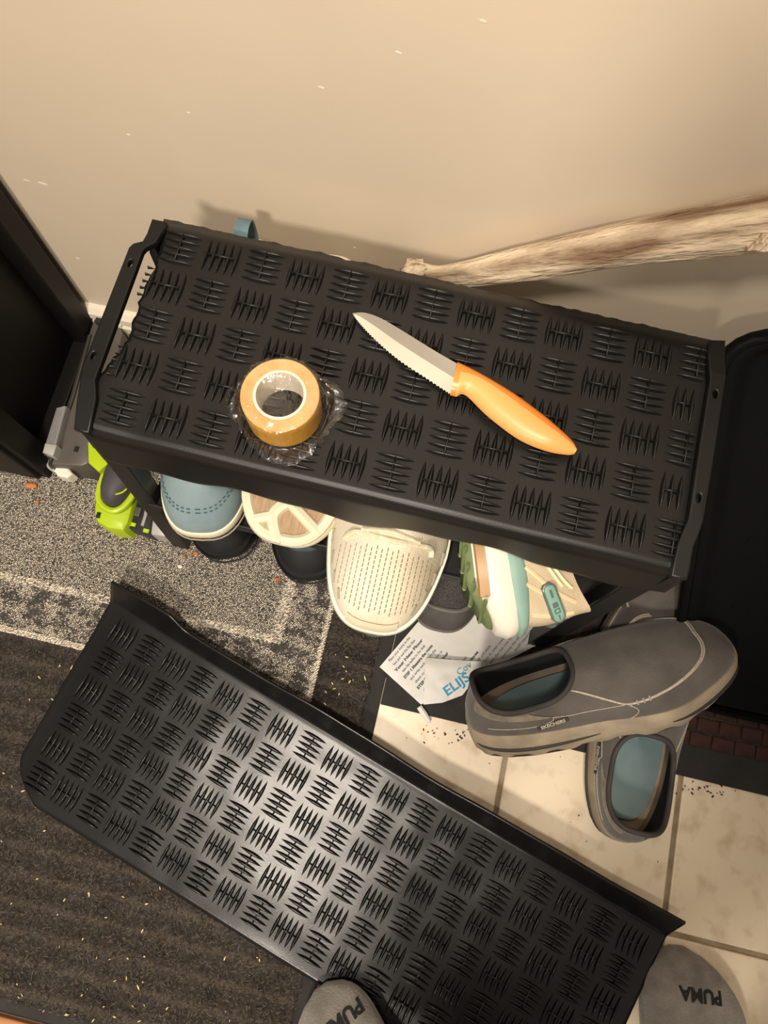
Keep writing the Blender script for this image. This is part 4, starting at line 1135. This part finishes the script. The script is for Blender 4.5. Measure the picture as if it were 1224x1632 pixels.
# white paper stub and crumbs
p0, p1 = P(668, 1126, .008), P(684, 1150, .005); mb = MB(); mb.tube([p0, p0.lerp(p1, .5), p1, p1+(p1-p0)*.08], [.0035, .004, .003, .001], 8)
tag(mb.build('paper_stub', M['paper'], smooth=True), 'small rolled white paper stub on the tile edge below the leaflet', 'litter')
def crumb(px, py, z, r, m, label, el=1.6, a=0, name='crumb', grp=None):
    c = P(px, py, z+r*.5); mb = MB(); rings = []
    for k in range(1, 6):
        t = math.pi*k/6
        rings.append([(c.x+r*el*math.cos(t)*math.cos(a)-r*math.sin(t)*math.cos(q)*math.sin(a)*(1+.3*random.random()), c.y+r*el*math.cos(t)*math.sin(a)+r*math.sin(t)*math.cos(q)*math.cos(a), c.z+r*.5*math.sin(t)*math.sin(q)) for q in [j*math.pi/4 for j in range(8)]])
    mb.loft(rings); o = mb.build(name, m, smooth=True); tag(o, label, 'crumb', grp); return o
crumb(110, 1087, .008, .0042, M['whiteplastic'], 'white paper scrap at the left edge of the floor mat', 1.3, .8)
crumb(287, 903, .0115, .0024, M['whiteplastic'], 'small white chip on the grey rug below the blue grey sneaker', 1.4)
crumb(312, 882, .0115, .0026, M['orangecrumb'], 'orange crumb on the rug beside the black shoe toe', 1.2, .3)
crumb(50, 774, .0112, .0036, M['orangecrumb'], 'flat orange smear of crumbs on the rug below the cabinet', 2.2, .1)
crumb(59, 800, .0112, .0022, M['orangecrumb'], 'smaller orange crumb on the rug below the cabinet', 1.2, .6)
V = []; Fc = []; k = 0
mbc = MB()
for _ in range(170):
    px, py = random.uniform(0, 560), random.uniform(1060, 1632)
    if _ > 156: px, py = random.uniform(515, 590), random.uniform(1020, 1120)
    p = P(px, py, .0085); r = random.uniform(.0004, .0011)*(1.2 if _ > 156 else 1); a = random.uniform(0, 3.14); l = r*random.uniform(1.2, 3)
    if p.y < -.375 or p.x > -.03: continue
    d = Vector((math.cos(a), math.sin(a), 0)); mbc.tube([p-d*l, p, p+d*l], [r*.3, r, r*.4], 5)
tag(mbc.build('crumbs', M['crumb'], cm, smooth=True), None, None, None, 'stuff')
mbc = MB()
for (x, y, sp__) in [(50, 774, 14), (305, 880, 22), (285, 866, 10), (443, 925, 6)]:
    for _ in range(10):
        p = P(x+random.gauss(0, sp__*.5), y+random.gauss(0, sp__*.35), .0118); r = random.uniform(.0005, .0012); a = random.uniform(0, 3); d = Vector((math.cos(a), math.sin(a), 0)); mbc.tube([p-d*r*1.6, p, p+d*r*1.6], [r*.4, r, r*.4], 5)
tag(mbc.build('orange_crumbs', M['orangecrumb'], rug, smooth=True), None, None, None, 'stuff')

mbc = MB()
def speck(x, y, r):
    p = P(x, y, .0004); a = random.uniform(0, 3); d = Vector((math.cos(a), math.sin(a), 0)); mbc.tube([p-d*r*1.7, p, p+d*r*1.5], [r*.3, r, r*.4], 5)
for _ in range(46): speck(random.gauss(725, 38), random.gauss(1168, 9), random.uniform(.0004, .0011))
for _ in range(26): speck(random.gauss(1115, 22), random.gauss(1258, 7), random.uniform(.0004, .0013))
for _ in range(26): speck(random.uniform(640, 1215), random.uniform(1180, 1600), random.uniform(.0003, .0008))
tag(mbc.build('dirt_specks', M['brickbase'], floor, smooth=True), None, None, None, 'stuff')

# ================================================================ THE PERSON
person = empty('person', 'person in grey socks standing at the bottom edge, one foot on the mat', 'person')
FOOT = [  # toe point px, axis point px, z of ground, width, text spec
    dict(px=[(480, 1632), (484, 1592), (506, 1566), (526, 1561), (548, 1566), (577, 1589), (611, 1613), (625, 1640)]),
]
def foot_ring(t, W, L, H):
    """cross-section of a socked foot at t (0 toe .. 1 heel)"""
    w_ = W/2*(1.0 if t > .9 else 1)*max(0.02, (1-(1-min(t/.30, 1))**2.4))**.5
    w_ *= lerp(1, .70, sm(.3, .62, t))*lerp(1, 1.06, sm(.62, .85, t))
    if t > .86: w_ *= max(.05, 1-((t-.86)/.14)**2)**.5
    h = lerp(.020, .034, sm(0, .2, t)); h = lerp(h, H, sm(.2, .62, t))
    if t < .05: h *= .55+9*t
    return w_, h
def foot(toe, ax, W, L, z0, side):
    """sock mesh; toe: world point of the toe tip, ax: unit direction toe -> heel"""
    lat = Vector((-ax.y, ax.x, 0)); rings = []; n = 32; NT = 36
    for k in range(NT+1):
        t = k/NT; w_, h = foot_ring(t, W, L, .085)
        c = toe+ax*(L*t)+lat*side*.010*math.sin(math.pi*min(1, t*1.2))
        ring = []
        for j in range(n):
            q = 2*math.pi*j/n; cx_, sz = math.cos(q), math.sin(q)
            # gentle toe mounds at the front
            toe_b = .0016*math.cos((cx_*2.5)*math.pi)*sm(.16, .06, t)*sm(0, .03, t) if sz > 0 else 0
            x = w_*(abs(cx_)**.8)*(1 if cx_ >= 0 else -1)
            x += -side*.006*sm(.25, .02, t)*cx_**2
            zz = h*.36+(h*.64*abs(sz)**.75 if sz > 0 else -h*.36*abs(sz)**.55)+toe_b
            # slope from the big-toe side
            zz *= 1+.16*side*cx_*sm(.5, .1, t)
            ring.append(c+lat*x+Vector((0, 0, z0+max(0, zz))))
        rings.append(ring)
    # ankle cuff rising from the rear of the instep
    mb = MB(); mb.loft(rings)
    return mb
def make_foot(toe, ax, W, L, z0, side):
    mb = foot(toe, ax, W, L, z0, side); o = mb.build('sock', M['sock'], person, smooth=True, ang=180)
    bv_ = BVHTree.FromPolygons([Vector(v) for v in mb.v], mb.f)
    lat = Vector((-ax.y, ax.x, 0)); A = toe+ax*(L*.74)
    cu = MB(); rings = []
    for k in range(9):
        z = z0+.045+k*.0145; r = lerp(.040, .034, k/8)
        rings.append([A+lat*(r*.92*math.cos(q))+ax*(r*1.12*math.sin(q)+.008*(1-k/8)*-1)+Vector((0, 0, z-A.z)) for q in [j*math.pi/14 for j in range(28)]])
    cu.loft(rings); c_ = cu.build('sock_cuff', M['sock'], o, smooth=True, ang=60)
    return o, bv_, A
def sock_text(o, bv_, px, pxdir, txt, size, sx):
    c = P(px[0], px[1], .06); d = (P(px[0]+pxdir[0], px[1]+pxdir[1], .06)-c).normalized(); n = Vector((0, 0, 1))
    mw = Matrix((d, n.cross(d), n)).transposed().to_4x4(); mw.translation = Vector((c.x, c.y, 0))
    def cf(co, z):
        h = bv_.ray_cast(Vector((co.x, co.y, .3)), Vector((0, 0, -1)))[0]
        return Vector((co.x, co.y, (h.z if h else .04)+.0007+z*.5))
    text_obj('sock_lettering', txt, size, M['print'], mw, o, sx=sx, thick=.0002, bold=.0007, conform=cf)
# right foot: on the tiles; left foot: stepping on the mat
zt = .035
toeR = P(1103, 1520, zt); axR = (P(1103, 1700, zt)-toeR); axR.z = 0; axR.normalize()
toeR.z = 0
oR, bR, aR = make_foot(toeR, axR, .114, .27, .001, 1)
sock_text(oR, bR, (1134, 1600), (-60, -8), 'PUMA', .0175, .95)
toeL = P(500, 1592, zt+.02); axL = (P(566, 1712, zt+.02)-toeL); axL.z = 0; axL.normalize(); toeL.z = 0
oL, bL, aL = make_foot(toeL, axL, .108, .27, .0205, -1)
sock_text(oL, bL, (543, 1632), (-52, 40), 'PUMA', .019, 1.0)

# body: one skin surface from ankles to head
def skin_body():
    hipL, hipR = Vector((.13, -.62, .88)), Vector((.31, -.60, .88)); pel = Vector((.22, -.61, .93))
    J = {
        'pel': (pel, (.125, .10)), 'hL': (hipL, (.085, .085)), 'hR': (hipR, (.085, .085)),
        'kL': (Vector((.08, -.55, .50)), (.058, .062)), 'kR': (Vector((.385, -.50, .50)), (.058, .062)),
        'aL': (Vector((aL.x, aL.y, .13)), (.036, .038)), 'aR': (Vector((aR.x, aR.y, .11)), (.036, .038)),
        'wst': (Vector((.16, -.52, 1.07)), (.125, .10)), 'chs': (Vector((.075, -.36, 1.20)), (.15, .11)),
        'sL': (Vector((-.06, -.33, 1.30)), (.055, .055)), 'sR': (Vector((.23, -.30, 1.30)), (.055, .055)),
        'nek': (Vector((.075, -.29, 1.36)), (.052, .055)), 'hd0': (Vector((.07, -.22, 1.42)), (.072, .085)), 'hd1': (Vector((.07, -.17, 1.50)), (.070, .085)),
        'eL': (Vector((-.09, -.42, 1.06)), (.040, .040)), 'eR': (Vector((.27, -.32, 1.03)), (.040, .040)),
        'wL': (Vector((-.045, -.20, 1.01)), (.025, .028)), 'wR': (Vector((.17, -.14, 1.03)), (.025, .028)),
        'mL': (Vector((-.035, -.135, 1.0)), (.034, .020)), 'mR': (Vector((.11, -.09, 1.01)), (.034, .020)),
    }
    E = [('pel', 'hL'), ('pel', 'hR'), ('hL', 'kL'), ('hR', 'kR'), ('kL', 'aL'), ('kR', 'aR'), ('pel', 'wst'), ('wst', 'chs'), ('chs', 'sL'), ('chs', 'sR'), ('chs', 'nek'), ('nek', 'hd0'), ('hd0', 'hd1'), ('sL', 'eL'), ('sR', 'eR'), ('eL', 'wL'), ('eR', 'wR'), ('wL', 'mL'), ('wR', 'mR')]
    for sd, sx in (('L', 1), ('R', -1)):          # five fingers each, lightly curled
        m_ = J['m'+sd][0]
        for k in range(5):
            a = (k-1.5)*.017
            if k == 4: b0, b1, b2 = Vector((.026*sx, .006, .012)), Vector((.044*sx, .022, .018)), Vector((.052*sx, .040, .012))
            else:
                l = (.9, 1.0, .95, .75)[k]; b0, b1, b2 = Vector((a, .035, 0)), Vector((a*1.1, .058*l+.01, -.008)), Vector((a*1.1, .070*l+.01, -.026))
            pr = 'm'+sd
            for q, bb_ in enumerate((b0, b1, b2)):
                nm = f'f{sd}{k}{q}'; J[nm] = (m_+bb_, (.0085, .0085)); E.append((pr, nm)); pr = nm
    for n_ in J:
        if n_[0] not in 'ak': J[n_] = (J[n_][0]+Vector((.055, 0, 0)), J[n_][1])
    names = list(J); me = bpy.data.meshes.new('body'); me.from_pydata([J[n][0] for n in names], [(names.index(a), names.index(b)) for a, b in E], [])
    o = link(bpy.data.objects.new('body', me), person)
    sk = o.modifiers.new('skin', 'SKIN'); sv = me.skin_vertices[0].data
    for i, n in enumerate(names): sv[i].radius = J[n][1]; sv[i].use_root = (n == 'pel')
    sk.use_smooth_shade = True; su = o.modifiers.new('sub', 'SUBSURF'); su.levels = su.render_levels = 2
    for mn in ('trouser', 'skin', 'shirt'): me.materials.append(M[mn])
    dg = bpy.context.evaluated_depsgraph_get(); m2 = bpy.data.meshes.new_from_object(o.evaluated_get(dg))
    o.modifiers.clear(); o.data = m2; m2.name = 'body'
    if len(m2.materials) < 3:
        m2.materials.clear()
        for mn in ('trouser', 'skin', 'shirt'): m2.materials.append(M[mn])
    for p_ in m2.polygons:
        c = p_.center; p_.use_smooth = True
        p_.material_index = 1 if (c.z > 1.36 or (c.y > -.21 and c.z < 1.2)) else (2 if c.z > .95 else 0)
    # hair and face
    mb = MB(); rings = []; hc = Vector((.125, -.20, 1.48))
    for k in range(0, 9):
        t = math.pi*.5*k/8; rings.append([hc+Vector((.084*math.cos(t)*math.cos(q), .098*math.cos(t)*math.sin(q)-.008, .115*math.sin(t)+.0-.03*(1 if math.sin(q) < 0 and k == 0 else 0))) for q in [j*math.pi/12 for j in range(24)]])
    mb.loft(rings); mb.build('hair', M['print'], o, smooth=True, ang=180)
    for sx in (-1, 1):
        mb = MB(); c = Vector((.125+sx*.030, -.105, 1.44)); rings = [[c+.012*Vector((math.sin(t)*math.cos(q), math.cos(t)*.6, math.sin(t)*math.sin(q))) for q in [j*math.pi/5 for j in range(10)]] for t in [math.pi*k/7 for k in range(1, 7)]]
        mb.loft(rings); mb.build('eye', M['core'], o, smooth=True)
    mb = MB(); mb.tube([(.125, -.115, 1.43), (.125, -.100, 1.40), (.125, -.11, 1.39)], [.007, .013, .008], 8); mb.build('nose', M['skin'], o, smooth=True)
skin_body()
